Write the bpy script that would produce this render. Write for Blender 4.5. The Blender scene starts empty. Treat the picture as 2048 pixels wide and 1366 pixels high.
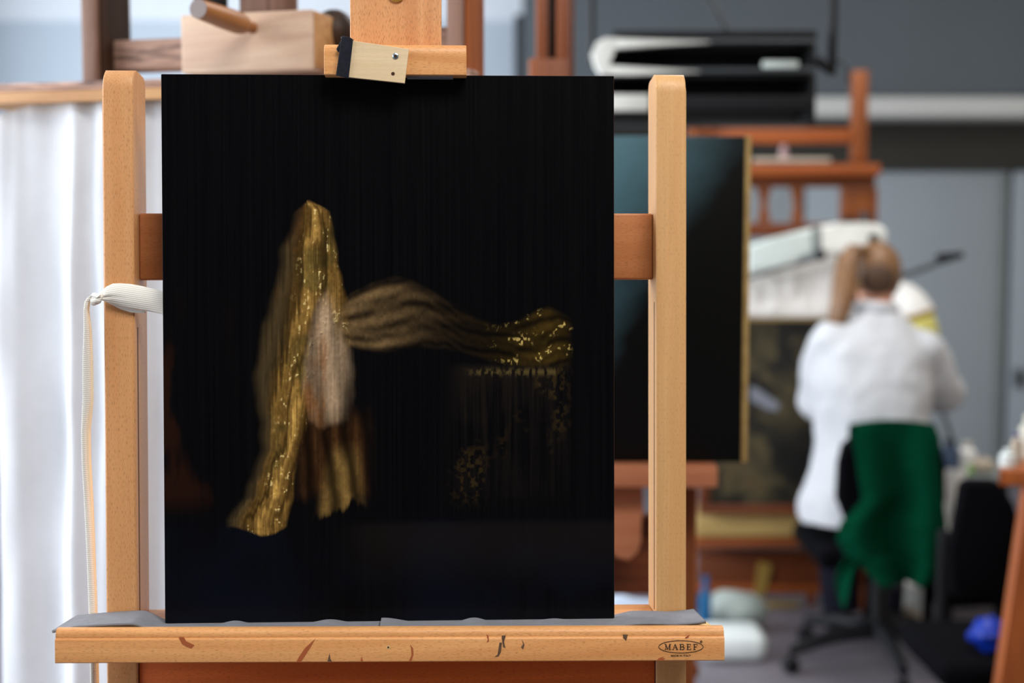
import bpy, bmesh, math, random
import numpy as np
from mathutils import Vector, Matrix, noise, Quaternion

random.seed(7)
R = math.radians
scene = bpy.context.scene
COL = scene.collection

# ------------------------------------------------------------------ camera, light, exposure
FPX = 50.0 / 36.0 * 2048.0
PITCH = math.atan2(683.0 - 460.0, FPX)
EYE = Vector((0.0, 0.0, 1.4))
cam_d = bpy.data.cameras.new('camera')
cam_d.lens = 50.0
cam_d.sensor_width = 36.0
cam_d.clip_start = 0.05
cam_d.dof.use_dof = True
cam_d.dof.focus_distance = 1.53
cam_d.dof.aperture_fstop = 2.6
cam_d.dof.aperture_blades = 0
cam = bpy.data.objects.new('camera', cam_d)
COL.objects.link(cam)
cam.location = EYE
cam.rotation_euler = (math.pi / 2 - PITCH, 0, 0)
scene.camera = cam

scene.view_settings.view_transform = 'Standard'
scene.view_settings.look = 'None'
scene.view_settings.gamma = 1.0
scene.view_settings.use_curve_mapping = False
scene.view_settings.exposure = -0.14

world = bpy.data.worlds.new('world')
scene.world = world
world.use_nodes = True
world.node_tree.nodes['Background'].inputs[0].default_value = (0.62, 0.76, 1.0, 1)
world.node_tree.nodes['Background'].inputs[1].default_value = 0.35


def area_light(name, loc, rot, sx, sy, power, color):
    d = bpy.data.lights.new(name, 'AREA')
    d.shape = 'RECTANGLE'
    d.size, d.size_y = sx, sy
    d.energy = power
    d.color = color
    o = bpy.data.objects.new(name, d)
    COL.objects.link(o)
    o.location = loc
    o.rotation_euler = rot
    return o


# daylight through the tall windows of the wall beside the easels
area_light('window_daylight', (-3.05, 0.5, 1.95), (0, R(-90), 0), 2.1, 2.2, 76, (0.94, 0.97, 1.0))
area_light('window_daylight', (-3.05, 3.0, 1.95), (0, R(-90), 0), 2.1, 1.9, 175, (0.93, 0.96, 1.0))
area_light('window_daylight', (-3.05, 6.0, 1.95), (0, R(-90), 0), 2.1, 2.2, 95, (0.85, 0.93, 1.0))
# unseen ceiling area lights, added for fill
area_light('ceiling_fill_light', (0.7, 0.3, 3.25), (0, 0, 0), 1.6, 0.9, 84, (1.0, 0.96, 0.90))
area_light('ceiling_fill_light', (1.2, 4.2, 3.25), (0, 0, 0), 1.4, 0.8, 50, (1.0, 0.98, 0.95))


# ------------------------------------------------------------------ projection helpers
def ray(u, v):
    x, y = (u - 1024.0) / FPX, (683.0 - v) / FPX
    c, s = math.cos(PITCH), math.sin(PITCH)
    return Vector((x, c + y * s, -s + y * c))


def at(u, v, Y):
    d = ray(u, v)
    return EYE + d * (Y / d.y)


class Frame:
    """A local frame; P() gives the local point seen at (u, v) on the local plane y = yl."""
    def __init__(self, M):
        self.M = M
        self.I = M.inverted()
        self.o = self.I @ EYE

    def P(self, u, v, yl=0.0):
        d = self.I.to_3x3() @ ray(u, v)
        return self.o + d * ((yl - self.o.y) / d.y)


# ------------------------------------------------------------------ materials
def new_mat(name):
    m = bpy.data.materials.new(name)
    m.use_nodes = True
    nt = m.node_tree
    return m, nt, nt.nodes['Principled BSDF']


def srgb(r, g, b):
    f = lambda c: (c / 255 / 12.92) if c / 255 <= 0.04045 else ((c / 255 + 0.055) / 1.055) ** 2.4
    return (f(r), f(g), f(b), 1)


def node(nt, t, **kw):
    n = nt.nodes.new(t)
    for k, v in kw.items():
        setattr(n, k, v)
    return n


def ramp(nt, src, stops):
    r = node(nt, 'ShaderNodeValToRGB')
    e = r.color_ramp.elements
    while len(e) < len(stops):
        e.new(0.5)
    for el, (p, c) in zip(e, stops):
        el.position = p
        el.color = c if len(c) == 4 else (*c, 1)
    nt.links.new(src, r.inputs[0])
    return r.outputs[0]


def mapping(nt, scale, loc=(0, 0, 0), rot=(0, 0, 0)):
    tc = node(nt, 'ShaderNodeTexCoord')
    mp = node(nt, 'ShaderNodeMapping')
    mp.inputs['Scale'].default_value = scale
    mp.inputs['Location'].default_value = loc
    mp.inputs['Rotation'].default_value = rot
    nt.links.new(tc.outputs['Object'], mp.inputs[0])
    return mp.outputs[0]


def noise_n(nt, vec, scale=1.0, detail=3.0, rough=0.5, dist=0.0):
    n = node(nt, 'ShaderNodeTexNoise')
    n.inputs['Scale'].default_value = scale
    n.inputs['Detail'].default_value = detail
    n.inputs['Roughness'].default_value = rough
    n.inputs['Distortion'].default_value = dist
    nt.links.new(vec, n.inputs['Vector'])
    return n.outputs['Fac']


def mix(nt, fac, a, b, mode='MIX'):
    m = node(nt, 'ShaderNodeMix', data_type='RGBA', blend_type=mode)
    if isinstance(fac, float):
        m.inputs[0].default_value = fac
    else:
        nt.links.new(fac, m.inputs[0])
    for i, x in ((6, a), (7, b)):
        if isinstance(x, tuple):
            m.inputs[i].default_value = x
        else:
            nt.links.new(x, m.inputs[i])
    return m.outputs[2]


def bump(nt, b, src, strength, dist):
    n = node(nt, 'ShaderNodeBump')
    n.inputs['Strength'].default_value = strength
    n.inputs['Distance'].default_value = dist
    nt.links.new(src, n.inputs['Height'])
    nt.links.new(n.outputs[0], b.inputs['Normal'])


def plain(name, col, rough=0.6, metal=0.0, spec=0.4, vary=0.06, scale=14.0, bumpy=0.0, sheen=0.0):
    m, nt, b = new_mat(name)
    n = noise_n(nt, mapping(nt, (scale,) * 3), 1.0, 4.0)
    lo = tuple(c * (1 - vary) for c in col[:3]) + (1,)
    hi = tuple(min(1, c * (1 + vary)) for c in col[:3]) + (1,)
    nt.links.new(ramp(nt, n, [(0.3, lo), (0.7, hi)]), b.inputs['Base Color'])
    b.inputs['Roughness'].default_value = rough
    b.inputs['Metallic'].default_value = metal
    b.inputs['Specular IOR Level'].default_value = spec
    if sheen:
        b.inputs['Sheen Weight'].default_value = sheen
    if bumpy:
        bump(nt, b, noise_n(nt, mapping(nt, (scale * 4,) * 3), 1.0, 5.0), 0.5, bumpy)
    return m


def wood(name, light, dark, axis='Z', fleck=0.35, figure=1.0, rough=0.45, rot=(0, 0, 0), fleck_col=None, scale=1.0):
    """Grain runs along one axis: soft figure, fine fibres and short dark pores."""
    m, nt, b = new_mat(name)
    ai = 'XYZ'.index(axis)

    def sc(along, cross):
        v = [cross * scale] * 3
        v[ai] = along * scale
        return tuple(v)
    fig = noise_n(nt, mapping(nt, sc(1.6, 26), (0.3, 0.1, 0.7), rot), 1.0, 3.0, 0.55, 1.2 * figure)
    fib = noise_n(nt, mapping(nt, sc(6, 420), (0, 0, 0), rot), 1.0, 2.0, 0.6)
    c1 = ramp(nt, fig, [(0.30, dark), (0.62, light)])
    lo = tuple(c * 0.80 for c in light[:3]) + (1,)
    c2 = mix(nt, ramp(nt, fib, [(0.35, (0.35,) * 3), (0.62, (0.0,) * 3)]), c1, lo, 'MIX')
    por = noise_n(nt, mapping(nt, sc(210, 1500), (0.2, 0.9, 0.4), rot), 1.0, 0.5, 0.4)
    fc = fleck_col or tuple(c * 0.45 for c in dark[:3]) + (1,)
    pf = ramp(nt, por, [(0.58, (0, 0, 0)), (0.68, (fleck,) * 3)])
    c3 = mix(nt, pf, c2, fc)
    nt.links.new(c3, b.inputs['Base Color'])
    b.inputs['Roughness'].default_value = rough
    b.inputs['Specular IOR Level'].default_value = 0.35
    bump(nt, b, fib, 0.12, 0.0006)
    return m


BEECH_L, BEECH_D = srgb(218, 162, 110), srgb(204, 140, 86)
M = {}
M['beech_z'] = wood('beech upright', BEECH_L, BEECH_D, 'Z', 0.45)
M['beech_pale'] = wood('beech pale upright', srgb(214, 168, 114), srgb(204, 152, 98), 'Z', 0.22)
M['beech_x'] = wood('beech along', srgb(222, 162, 104), srgb(204, 138, 80), 'X', 0.42, 1.6)
M['beech_bar'] = wood('beech crossbar', srgb(196, 128, 80), srgb(176, 108, 62), 'X', 0.4)
M['beech_mast'] = wood('beech mast', srgb(216, 160, 110), srgb(198, 134, 86), 'Z', 0.55, 2.2, rot=(0, R(22), 0))
M['beech_raw'] = wood('raw beech', srgb(236, 206, 150), srgb(222, 186, 128), 'X', 0.2, rough=0.8)
M['beech_shaded'] = wood('beech with shade tint', srgb(224, 114, 50), srgb(198, 92, 36), 'X', 0.4)  # same beech; shade below the ledge put into a deeper orange
M['groove'] = plain('groove', srgb(84, 44, 22), 0.7)
M['plywood'] = wood('birch plywood', srgb(226, 204, 168), srgb(216, 190, 150), 'X', 0.10, 0.8, 0.55)
M['steel'] = plain('screw steel', srgb(170, 185, 195), 0.3, 1.0)
M['hole'] = plain('screw hole', srgb(60, 34, 16), 0.9)
M['brass'] = plain('brass', srgb(196, 162, 84), 0.4, 0.6)
M['felt'] = plain('navy felt', srgb(22, 25, 36), 0.95, spec=0.1, bumpy=0.0012, scale=220, vary=0.35, sheen=0.3)
M['foam'] = plain('grey foam', srgb(120, 122, 129), 0.85, spec=0.2, scale=120, vary=0.07, bumpy=0.0002)
M['ink'] = plain('printed ink', srgb(34, 28, 24), 0.7)
M['stain'] = plain('red brown paint stain', srgb(168, 88, 48), 0.6)
M['stain_dark'] = plain('dark paint stain', srgb(94, 70, 52), 0.7, vary=0.3, scale=300)
M['white_metal'] = plain('white enamel', srgb(226, 228, 222), 0.5)
M['grey_metal'] = plain('grey metal', srgb(128, 136, 136), 0.4)
M['black_metal'] = plain('black metal', srgb(14, 15, 17), 0.5, spec=0.3)
M['black_plastic'] = plain('black plastic', srgb(18, 19, 24), 0.6, spec=0.3)
M['black_fabric'] = plain('black fabric', srgb(5, 5, 9), 0.95, spec=0.08)
M['charcoal'] = plain('charcoal metal', srgb(60, 66, 70), 0.5)
M['old_oak'] = wood('old oak', srgb(206, 168, 150), srgb(70, 50, 46), 'X', 0.2, 3.2, 0.55, scale=1.5)
M['old_oak_z'] = wood('old oak upright', srgb(150, 118, 104), srgb(96, 66, 52), 'Z', 0.2, 1.6, 0.55, scale=0.6)
M['old_oak_dark'] = wood('old oak in dark stain', srgb(66, 44, 30), srgb(34, 21, 14), 'Z', 0.2, 1.0, 0.55)
M['pine_x'] = wood('honey pine', srgb(206, 158, 104), srgb(176, 124, 78), 'X', 0.1, 2.0, 0.5)
M['box_wood'] = wood('pale limed oak', srgb(222, 196, 172), srgb(196, 162, 140), 'X', 0.25, 2.4, 0.55, scale=0.8)
M['orange_z'] = wood('orange pine upright', srgb(176, 96, 44), srgb(140, 70, 30), 'Z', 0.15, 1.4, 0.5)
M['cherry_z'] = wood('cherry upright', srgb(156, 92, 60), srgb(124, 66, 40), 'Z', 0.15, 1.0, 0.5)
M['cherry_x'] = wood('cherry along', srgb(196, 128, 92), srgb(172, 98, 66), 'X', 0.15, 1.6, 0.5)
M['walnut_x'] = wood('walnut along', srgb(120, 62, 30), srgb(80, 38, 18), 'X', 0.15, 1.2, 0.5)
M['rust_x'] = wood('rust stained beam', srgb(156, 82, 36), srgb(116, 54, 20), 'X', 0.15, 1.0, 0.5)
M['rust_z'] = wood('rust stained upright', srgb(142, 78, 36), srgb(104, 52, 20), 'Z', 0.15, 1.0, 0.5)
M['ledge_wood'] = wood('yellow pine ledge', srgb(196, 166, 104), srgb(168, 138, 82), 'X', 0.1, 1.0, 0.6)
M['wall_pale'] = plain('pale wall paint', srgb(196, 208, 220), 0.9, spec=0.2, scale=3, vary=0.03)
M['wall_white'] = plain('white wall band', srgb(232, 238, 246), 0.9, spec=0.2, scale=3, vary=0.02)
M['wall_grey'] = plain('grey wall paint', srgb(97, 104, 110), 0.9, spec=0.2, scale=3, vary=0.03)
M['wall_dim'] = plain('dark wall paint', srgb(60, 62, 66), 0.95, spec=0.1, scale=3, vary=0.03)
M['ledge'] = plain('light ledge', srgb(206, 208, 206), 0.7, scale=3, vary=0.02)
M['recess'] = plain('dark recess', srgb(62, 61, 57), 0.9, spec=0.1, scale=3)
M['door'] = plain('grey door laminate', srgb(156, 166, 174), 0.55, scale=3, vary=0.02)
M['floor'] = plain('grey linoleum', srgb(112, 107, 115), 0.5, scale=5, vary=0.10)
M['ceiling'] = plain('ceiling paint', srgb(190, 190, 190), 0.95, spec=0.1, scale=3)
M['sheet'] = plain('white linen', srgb(218, 223, 230), 0.95, spec=0.1, scale=40, vary=0.02)
M['white_cloth'] = plain('white cotton', srgb(232, 232, 230), 0.95, spec=0.1, scale=40, vary=0.02)
M['tissue'] = plain('white tissue', srgb(236, 234, 230), 0.9, spec=0.1, scale=20, vary=0.03)
M['lamp_white'] = plain('white lamp paint', srgb(206, 218, 214), 0.55, scale=10, vary=0.02)
M['green'] = plain('dark green fleece', srgb(2, 58, 38), 0.95, spec=0.03, scale=30, vary=0.12)
M['coat'] = plain('lab coat cotton', srgb(192, 195, 200), 0.9, spec=0.15, scale=30, vary=0.02)
M['skin'] = plain('skin', srgb(206, 150, 124), 0.55, scale=20, vary=0.04)
M['trousers'] = plain('dark navy trousers', srgb(22, 23, 34), 0.9, spec=0.1)
M['cream'] = plain('cream plastic', srgb(206, 204, 190), 0.6)
M['beige'] = plain('beige rag', srgb(178, 166, 150), 0.9)
M['white_plastic'] = plain('white plastic', srgb(220, 228, 228), 0.5)
M['misty_plastic'] = plain('grey translucent plastic', srgb(160, 172, 168), 0.5)
M['teal'] = plain('teal plastic', srgb(0, 88, 138), 0.45)
M['blue_bag'] = plain('blue plastic film', srgb(10, 48, 160), 0.4, bumpy=0.004, scale=10)
M['pale_blue'] = plain('pale blue cloth', srgb(196, 212, 234), 0.9)
M['violet'] = plain('violet cap', srgb(70, 62, 130), 0.5)
M['leaf_green'] = plain('green label', srgb(120, 170, 70), 0.6)
M['navy'] = plain('slate blue bottle', srgb(52, 70, 96), 0.5)
M['pane'] = plain('frosted window glass', srgb(226, 236, 246), 0.25, scale=2, vary=0.02)
M['glow_yellow'] = plain('painted yellow lamp glow', srgb(236, 230, 130), 0.6)  # glow of the lit lamp put into a plain yellow
M['ochre'] = plain('ochre lamp rim', srgb(184, 150, 72), 0.6)


def hair_mat():
    m, nt, b = new_mat('brown hair')
    n = noise_n(nt, mapping(nt, (160, 160, 12)), 1.0, 3.0, 0.6)
    nt.links.new(ramp(nt, n, [(0.3, srgb(84, 57, 34)), (0.7, srgb(150, 107, 66))]), b.inputs['Base Color'])
    b.inputs['Roughness'].default_value = 0.5
    return m


M['hair'] = hair_mat()


def tape_mat():
    m, nt, b = new_mat('ribbed cotton tape')
    w = node(nt, 'ShaderNodeTexWave', bands_direction='Z')
    w.inputs['Scale'].default_value = 150
    w.inputs['Distortion'].default_value = 0.6
    nt.links.new(mapping(nt, (1, 1, 1), rot=(0, R(-9), 0)), w.inputs[0])
    nt.links.new(ramp(nt, w.outputs['Fac'], [(0.2, srgb(232, 229, 220)), (0.8, srgb(244, 243, 238))]), b.inputs['Base Color'])
    b.inputs['Roughness'].default_value = 0.9
    b.inputs['Specular IOR Level'].default_value = 0.15
    bump(nt, b, w.outputs['Fac'], 0.4, 0.0004)
    return m


M['tape'] = tape_mat()
M['tape_cream'] = plain('cream tape', srgb(238, 228, 204), 0.9, spec=0.1, scale=60, vary=0.02)


def patch_art(name, stops, scale, rough=0.3, streak=(1, 1, 1)):
    """A generic dark picture: broad soft colour patches."""
    m, nt, b = new_mat(name)
    n = noise_n(nt, mapping(nt, tuple(scale * s for s in streak), (1.7, 0.2, 0.6)), 1.0, 5.0, 0.6, 0.7)
    nt.links.new(ramp(nt, n, stops), b.inputs['Base Color'])
    b.inputs['Roughness'].default_value = rough
    b.inputs['Specular IOR Level'].default_value = 0.35
    return m


M['art_far'] = patch_art('brown green landscape paint', [(0.34, srgb(10, 11, 11)), (0.48, srgb(24, 23, 19)),
                         (0.60, srgb(76, 68, 46)), (0.74, srgb(92, 62, 42))], 5.5, 0.5)


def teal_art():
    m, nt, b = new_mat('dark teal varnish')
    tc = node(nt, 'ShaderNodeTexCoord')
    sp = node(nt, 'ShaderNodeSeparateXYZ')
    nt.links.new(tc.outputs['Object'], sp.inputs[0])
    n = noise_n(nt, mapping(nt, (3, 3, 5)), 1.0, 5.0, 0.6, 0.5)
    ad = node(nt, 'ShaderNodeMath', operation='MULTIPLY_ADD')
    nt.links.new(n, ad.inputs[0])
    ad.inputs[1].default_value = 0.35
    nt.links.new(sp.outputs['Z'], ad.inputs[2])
    dark_base = ramp(nt, ad.outputs[0], [(0.0, srgb(11, 12, 12)), (1.0, srgb(12, 13, 13))])
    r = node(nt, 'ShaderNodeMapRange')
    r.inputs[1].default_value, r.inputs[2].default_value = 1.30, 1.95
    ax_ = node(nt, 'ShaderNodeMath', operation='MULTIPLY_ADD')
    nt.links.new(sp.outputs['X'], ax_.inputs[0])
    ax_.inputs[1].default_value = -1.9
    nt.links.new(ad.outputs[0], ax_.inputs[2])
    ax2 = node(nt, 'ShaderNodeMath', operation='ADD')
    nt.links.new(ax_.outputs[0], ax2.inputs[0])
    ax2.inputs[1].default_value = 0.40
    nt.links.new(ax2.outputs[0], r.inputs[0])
    nt.links.new(mix(nt, r.outputs[0], dark_base, srgb(98, 144, 160)), b.inputs['Base Color'])  # teal mixed in towards the upper left
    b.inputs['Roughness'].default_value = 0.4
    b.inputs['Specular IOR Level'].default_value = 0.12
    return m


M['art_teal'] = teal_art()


# ------------------------------------------------------------------ mesh helpers
class B:
    def __init__(self):
        self.bm = bmesh.new()

    def hexa(self, pts, bev=0.0, seg=2):
        """Eight corners: bottom ring 0-3 (front left, front right, back right, back left), top ring 4-7."""
        v = [self.bm.verts.new(p) for p in pts]
        fs = [self.bm.faces.new([v[i] for i in q]) for q in
              ((3, 2, 1, 0), (4, 5, 6, 7), (0, 1, 5, 4), (1, 2, 6, 5), (2, 3, 7, 6), (3, 0, 4, 7))]
        if bev:
            es = list({e for f in fs for e in f.edges})
            bmesh.ops.bevel(self.bm, geom=es, offset=bev, segments=seg, profile=0.5, affect='EDGES')
        return self

    def box(self, x0, x1, y0, y1, z0, z1, bev=0.0, seg=2):
        return self.hexa([(x0, y0, z0), (x1, y0, z0), (x1, y1, z0), (x0, y1, z0),
                          (x0, y0, z1), (x1, y0, z1), (x1, y1, z1), (x0, y1, z1)], bev, seg)

    def pbox(self, u0, v0, u1, v1, Y, depth, bev=0.0, seg=2):
        a, b = at(u0, v1, Y), at(u1, v0, Y)
        return self.box(a.x, b.x, Y, Y + depth, a.z, b.z, bev, seg)

    def prism(self, pts, d, bev=0.0, seg=2):
        """Planar polygon pts extruded by the vector d."""
        d = Vector(d)
        a = [self.bm.verts.new(p) for p in pts]
        b = [self.bm.verts.new(Vector(p) + d) for p in pts]
        fs = [self.bm.faces.new(a), self.bm.faces.new(b[::-1])]
        n = len(a)
        for i in range(n):
            fs.append(self.bm.faces.new((a[i], b[i], b[(i + 1) % n], a[(i + 1) % n])))
        if bev:
            es = list({e for f in fs[:2] for e in f.edges})
            bmesh.ops.bevel(self.bm, geom=es, offset=bev, segments=seg, profile=0.5, affect='EDGES')
        return self

    def tube(self, pts, rad, seg=12, caps=True, flat=1.0, up=None):
        pts = [Vector(p) for p in pts]
        if not hasattr(rad, '__len__'):
            rad = [rad] * len(pts)
        prev = None
        rings = []
        for i, p in enumerate(pts):
            t = (pts[min(i + 1, len(pts) - 1)] - pts[max(i - 1, 0)]).normalized()
            if prev is None:
                ref = Vector(up) if up else (Vector((0, 0, 1)) if abs(t.z) < 0.9 else Vector((1, 0, 0)))
            else:
                ref = prev
            n = (ref - t * ref.dot(t)).normalized()
            prev = n
            bn = t.cross(n)
            rings.append([self.bm.verts.new(p + (n * math.cos(a) * flat + bn * math.sin(a)) * rad[i])
                          for a in [2 * math.pi * k / seg for k in range(seg)]])
        for r0, r1 in zip(rings, rings[1:]):
            for k in range(seg):
                self.bm.faces.new((r0[k], r0[(k + 1) % seg], r1[(k + 1) % seg], r1[k]))
        if caps:
            self.bm.faces.new(rings[0][::-1])
            self.bm.faces.new(rings[-1])
        return self

    def loft(self, rings, caps=True):
        vs = [[self.bm.verts.new(p) for p in r] for r in rings]
        n = len(vs[0])
        for r0, r1 in zip(vs, vs[1:]):
            for k in range(n):
                self.bm.faces.new((r0[k], r0[(k + 1) % n], r1[(k + 1) % n], r1[k]))
        if caps:
            self.bm.faces.new(vs[0][::-1])
            self.bm.faces.new(vs[-1])
        return self

    def ball(self, c, r, seg=16, rot=None):
        m = Matrix.Translation(c)
        if rot:
            m = m @ rot
        if not hasattr(r, '__len__'):
            r = (r, r, r)
        m = m @ Matrix.Diagonal((*r, 1))
        bmesh.ops.create_uvsphere(self.bm, u_segments=seg, v_segments=max(6, seg // 2 + 2), radius=1.0, matrix=m)
        return self

    def lathe(self, prof, c, axis=(0, 0, 1), seg=20):
        q = Vector((0, 0, 1)).rotation_difference(Vector(axis)).to_matrix()
        rings = []
        for r, h in prof:
            rings.append([Vector(c) + q @ Vector((max(r, 1e-5) * math.cos(a), max(r, 1e-5) * math.sin(a), h))
                          for a in [2 * math.pi * k / seg for k in range(seg)]])
        return self.loft(rings)

    def grid(self, fn, nu, nv):
        vs = [[self.bm.verts.new(fn(i / nu, j / nv)) for i in range(nu + 1)] for j in range(nv + 1)]
        for j in range(nv):
            for i in range(nu):
                self.bm.faces.new((vs[j][i], vs[j][i + 1], vs[j + 1][i + 1], vs[j + 1][i]))
        return self

    def build(self, name, mat, parent=None, label=None, cat=None, group=None, kind=None, smooth=30, fix=True):
        if fix:
            bmesh.ops.recalc_face_normals(self.bm, faces=self.bm.faces[:])
        me = bpy.data.meshes.new(name)
        self.bm.to_mesh(me)
        self.bm.free()
        me.materials.append(mat)
        if smooth:
            me.polygons.foreach_set('use_smooth', [True] * len(me.polygons))
            me.set_sharp_from_angle(angle=R(smooth))
        o = bpy.data.objects.new(name, me)
        COL.objects.link(o)
        if parent is not None:
            o.parent = parent
            if parent.type == 'EMPTY' and parent.name not in LOCAL:
                o.matrix_parent_inverse = parent.matrix_basis.inverted()
        tag(o, label, cat, group, kind)
        return o


LOCAL = set()


def tag(o, label=None, cat=None, group=None, kind=None):
    for k, v in (('label', label), ('category', cat), ('group', group), ('kind', kind)):
        if v:
            o[k] = v


def thing(name, label, cat, loc=(0, 0, 0), group=None, matrix=None):
    o = bpy.data.objects.new(name, None)
    o.empty_display_size = 0.05
    COL.objects.link(o)
    if matrix is not None:
        o.matrix_basis = matrix
        LOCAL.add(o.name)
    else:
        o.location = loc
    tag(o, label, cat, group)
    return o


def struct(b, name, mat, parent=None):
    return b.build(name, mat, parent, kind='structure')


def solidify(o, t):
    m = o.modifiers.new('thickness', 'SOLIDIFY')
    m.thickness = t
    m.offset = 0
    return o


def merge_skin(o, voxel, smooth=4, wrinkle=0.0, size=0.1):
    m = o.modifiers.new('remesh', 'REMESH')
    m.mode = 'VOXEL'
    m.voxel_size = voxel
    m.use_smooth_shade = True
    s = o.modifiers.new('smooth', 'SMOOTH')
    s.factor = 0.5
    s.iterations = smooth
    if wrinkle:
        t = bpy.data.textures.new(o.name + '_wrinkle', 'CLOUDS')
        t.noise_scale = size
        t.noise_depth = 2
        d = o.modifiers.new('wrinkle', 'DISPLACE')
        d.texture = t
        d.strength = wrinkle
        d.mid_level = 0.5
        d.texture_coords = 'GLOBAL'
    return o


def lump(c, r, seed=0.0, amp=0.25, freq=2.0, seg=24, flat_bottom=None):
    """A soft crumpled mass."""
    b = B().ball(c, r, seg)
    c = Vector(c)
    rr = Vector(r if hasattr(r, '__len__') else (r, r, r))
    for v in b.bm.verts:
        d = v.co - c
        q = Vector((d.x / rr.x, d.y / rr.y, d.z / rr.z))
        v.co = c + d * (1 + amp * noise.noise(q * freq + Vector((seed, seed * 2, 0))))
        if flat_bottom is not None and v.co.z < flat_bottom:
            v.co.z = flat_bottom
    return b


# ------------------------------------------------------------------ the room
XL, XR, YF, YB, ZC = -3.2, 3.8, -3.2, 8.0, 3.4
struct(B().box(XL, XR, YF, YB + .2, -0.1, 0.0), 'floor', M['floor'])
struct(B().box(XL, XR, YF, YB + .2, ZC, ZC + 0.1), 'ceiling', M['ceiling'])
struct(B().box(XL - .15, XL, YF, YB + .2, 0, ZC), 'wall_left', M['wall_white'])
struct(B().box(XR, XR + .15, YF, YB + .2, 0, ZC), 'wall_right', plain('warm wall paint', srgb(214, 200, 182), 0.9, spec=0.2, scale=3, vary=0.02))
struct(B().box(XL, XR, YF - .15, YF, 0, ZC), 'wall_front', M['wall_dim'])
zb = at(100, 42, YB).z
struct(B().box(XL, XR, YB, YB + .15, 0, zb), 'wall_back', M['wall_pale'])
struct(B().box(XL, XR, YB - .012, YB + .15, zb, ZC), 'trim_1', M['wall_white'])
# grey bulkhead over the cupboards with its light ledge and dark recess
a = at(1046, 190, 7.6)
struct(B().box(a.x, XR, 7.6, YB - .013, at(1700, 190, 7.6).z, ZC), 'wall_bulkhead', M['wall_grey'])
struct(B().box(a.x - .02, XR, 7.5, 7.99, at(1700, 233, 7.5).z, at(1700, 192, 7.5).z, 0.02, 3), 'trim_2', M['ledge'])
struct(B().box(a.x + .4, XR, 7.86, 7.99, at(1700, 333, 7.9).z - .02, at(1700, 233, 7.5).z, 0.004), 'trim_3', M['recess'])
struct(B().box(a.x - .045, a.x - .001, 7.62, 7.99, 0.1, zb - .02, .004), 'trim_4', M['wall_dim'])
zt = at(1700, 333, 7.86).z - .025
for n, (u0, u1) in enumerate(((1180, 1600), (1608, 2010), (2021, 2430))):
    d = struct(B().box(at(u0, 600, 7.9).x, min(XR - .01, at(u1, 600, 7.9).x), 7.9, 7.98, 0.02, zt, 0.006), 'door_%d' % (n + 1), M['door'])
    if n == 2:
        p = at(2034, 755, 7.9)
        B().box(p.x - .02, p.x + .02, 7.85, 7.90, p.z - .05, p.z + .05, 0.008).build('door_handle', M['charcoal'], d)
    if n == 1:
        B().box(at(1990, 600, 7.9).x, at(2004, 600, 7.9).x, 7.892, 7.9, 0.05, zt - .02, 0.002).build('edge_strip', M['grey_metal'], d)
# window frames of the daylight openings
for n, y in enumerate((0.5, 3.0, 6.0)):
    w = B()
    for z0, z1 in ((0.82, 0.9), (3.0, 3.08)):
        w.box(XL + .001, XL + .08, y - 1.2, y + 1.2, z0, z1, 0.005)
    for yy in (y - 1.2, y - .02, y + 1.14):
        w.box(XL + .001, XL + .08, yy, yy + .06, 0.9, 3.0, 0.005)
    fr = struct(w, 'window_%d' % (n + 1), M['white_metal'])
    for yy in (y - 1.14, y + .04):
        B().box(XL + .03, XL + .036, yy, yy + 1.10, .9, 3.0).build('pane', M['pane'], fr)
struct(B().box(XL, XR, YB - .03, YB - .013, 0, 0.1, 0.004), 'baseboard_back', M['white_metal'])

# ------------------------------------------------------------------ the easel in front, in its own leaning frame
cp, sp_ = math.cos(PITCH), math.sin(PITCH)
CAMR = Matrix(((1, 0, 0), (0, -sp_, cp), (0, -cp, -sp_)))        # columns: right, down, forward
r1 = Vector((0.99917, -0.00318, 0.04058)).normalized()
r2 = Vector((-0.00225, 0.99979, 0.02022))
r2 = (r2 - r1 * r2.dot(r1)).normalized()
tl = Vector((-0.37593, -0.28650, 1.52325))
PW, PH = 0.487, 0.591
ex, ez = CAMR @ r1, -(CAMR @ r2)
ey = ez.cross(ex)
org = EYE + CAMR @ (tl + r2 * PH)                                 # lower edge of the picture
EM = Matrix((ex, ey, ez)).transposed().to_4x4()
ground = org.z / ez.z                                             # length along the leaning axis down to the floor
EM.translation = org - ez * ground
F = Frame(EM)
G = ground                                                        # local z of the picture's lower edge


def easel_box(b, u0, v0, u1, v1, y0, y1, bev=0.0015, seg=2):
    p, q = F.P(u0, v1, y0), F.P(u1, v0, y0)
    return b.box(p.x, q.x, y0, y1, p.z, q.z, bev, seg)


easel = thing('studio_easel', 'tall beech studio easel with wide printed ledge holding the dark panel painting', 'easel', matrix=EM)
PF, PB = 0.022, 0.087


def post(u0, u1, vtop, umid_bottom, mat):
    p, q = F.P(u0, vtop, PF), F.P(u1, vtop, PF)
    z1 = p.z + 0.004
    side = [(PF, 0.03)]
    r = 0.017
    for k in range(7):
        a = math.pi - math.pi / 2 * k / 6
        side.append((PF + r + r * math.cos(a) * 1.0, z1 - r * 1.25 + r * 1.25 * math.sin(a)))
    r = 0.012
    for k in range(5):
        a = math.pi / 2 - math.pi / 2 * k / 4
        side.append((PB - r + r * math.cos(a), z1 - r + r * math.sin(a)))
    side.append((PB, 0.03))
    b = B()
    b.prism([(p.x, y, z) for y, z in side], (q.x - p.x, 0, 0), 0.0028, 2)
    return b.build('post', mat, easel, smooth=25), p.x, q.x


post_a, ax0, ax1 = post(204, 265.5, 143, 0, M['beech_z'])
post_b, bx0, bx1 = post(1312, 1372.5, 152, 0, M['beech_pale'])
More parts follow.
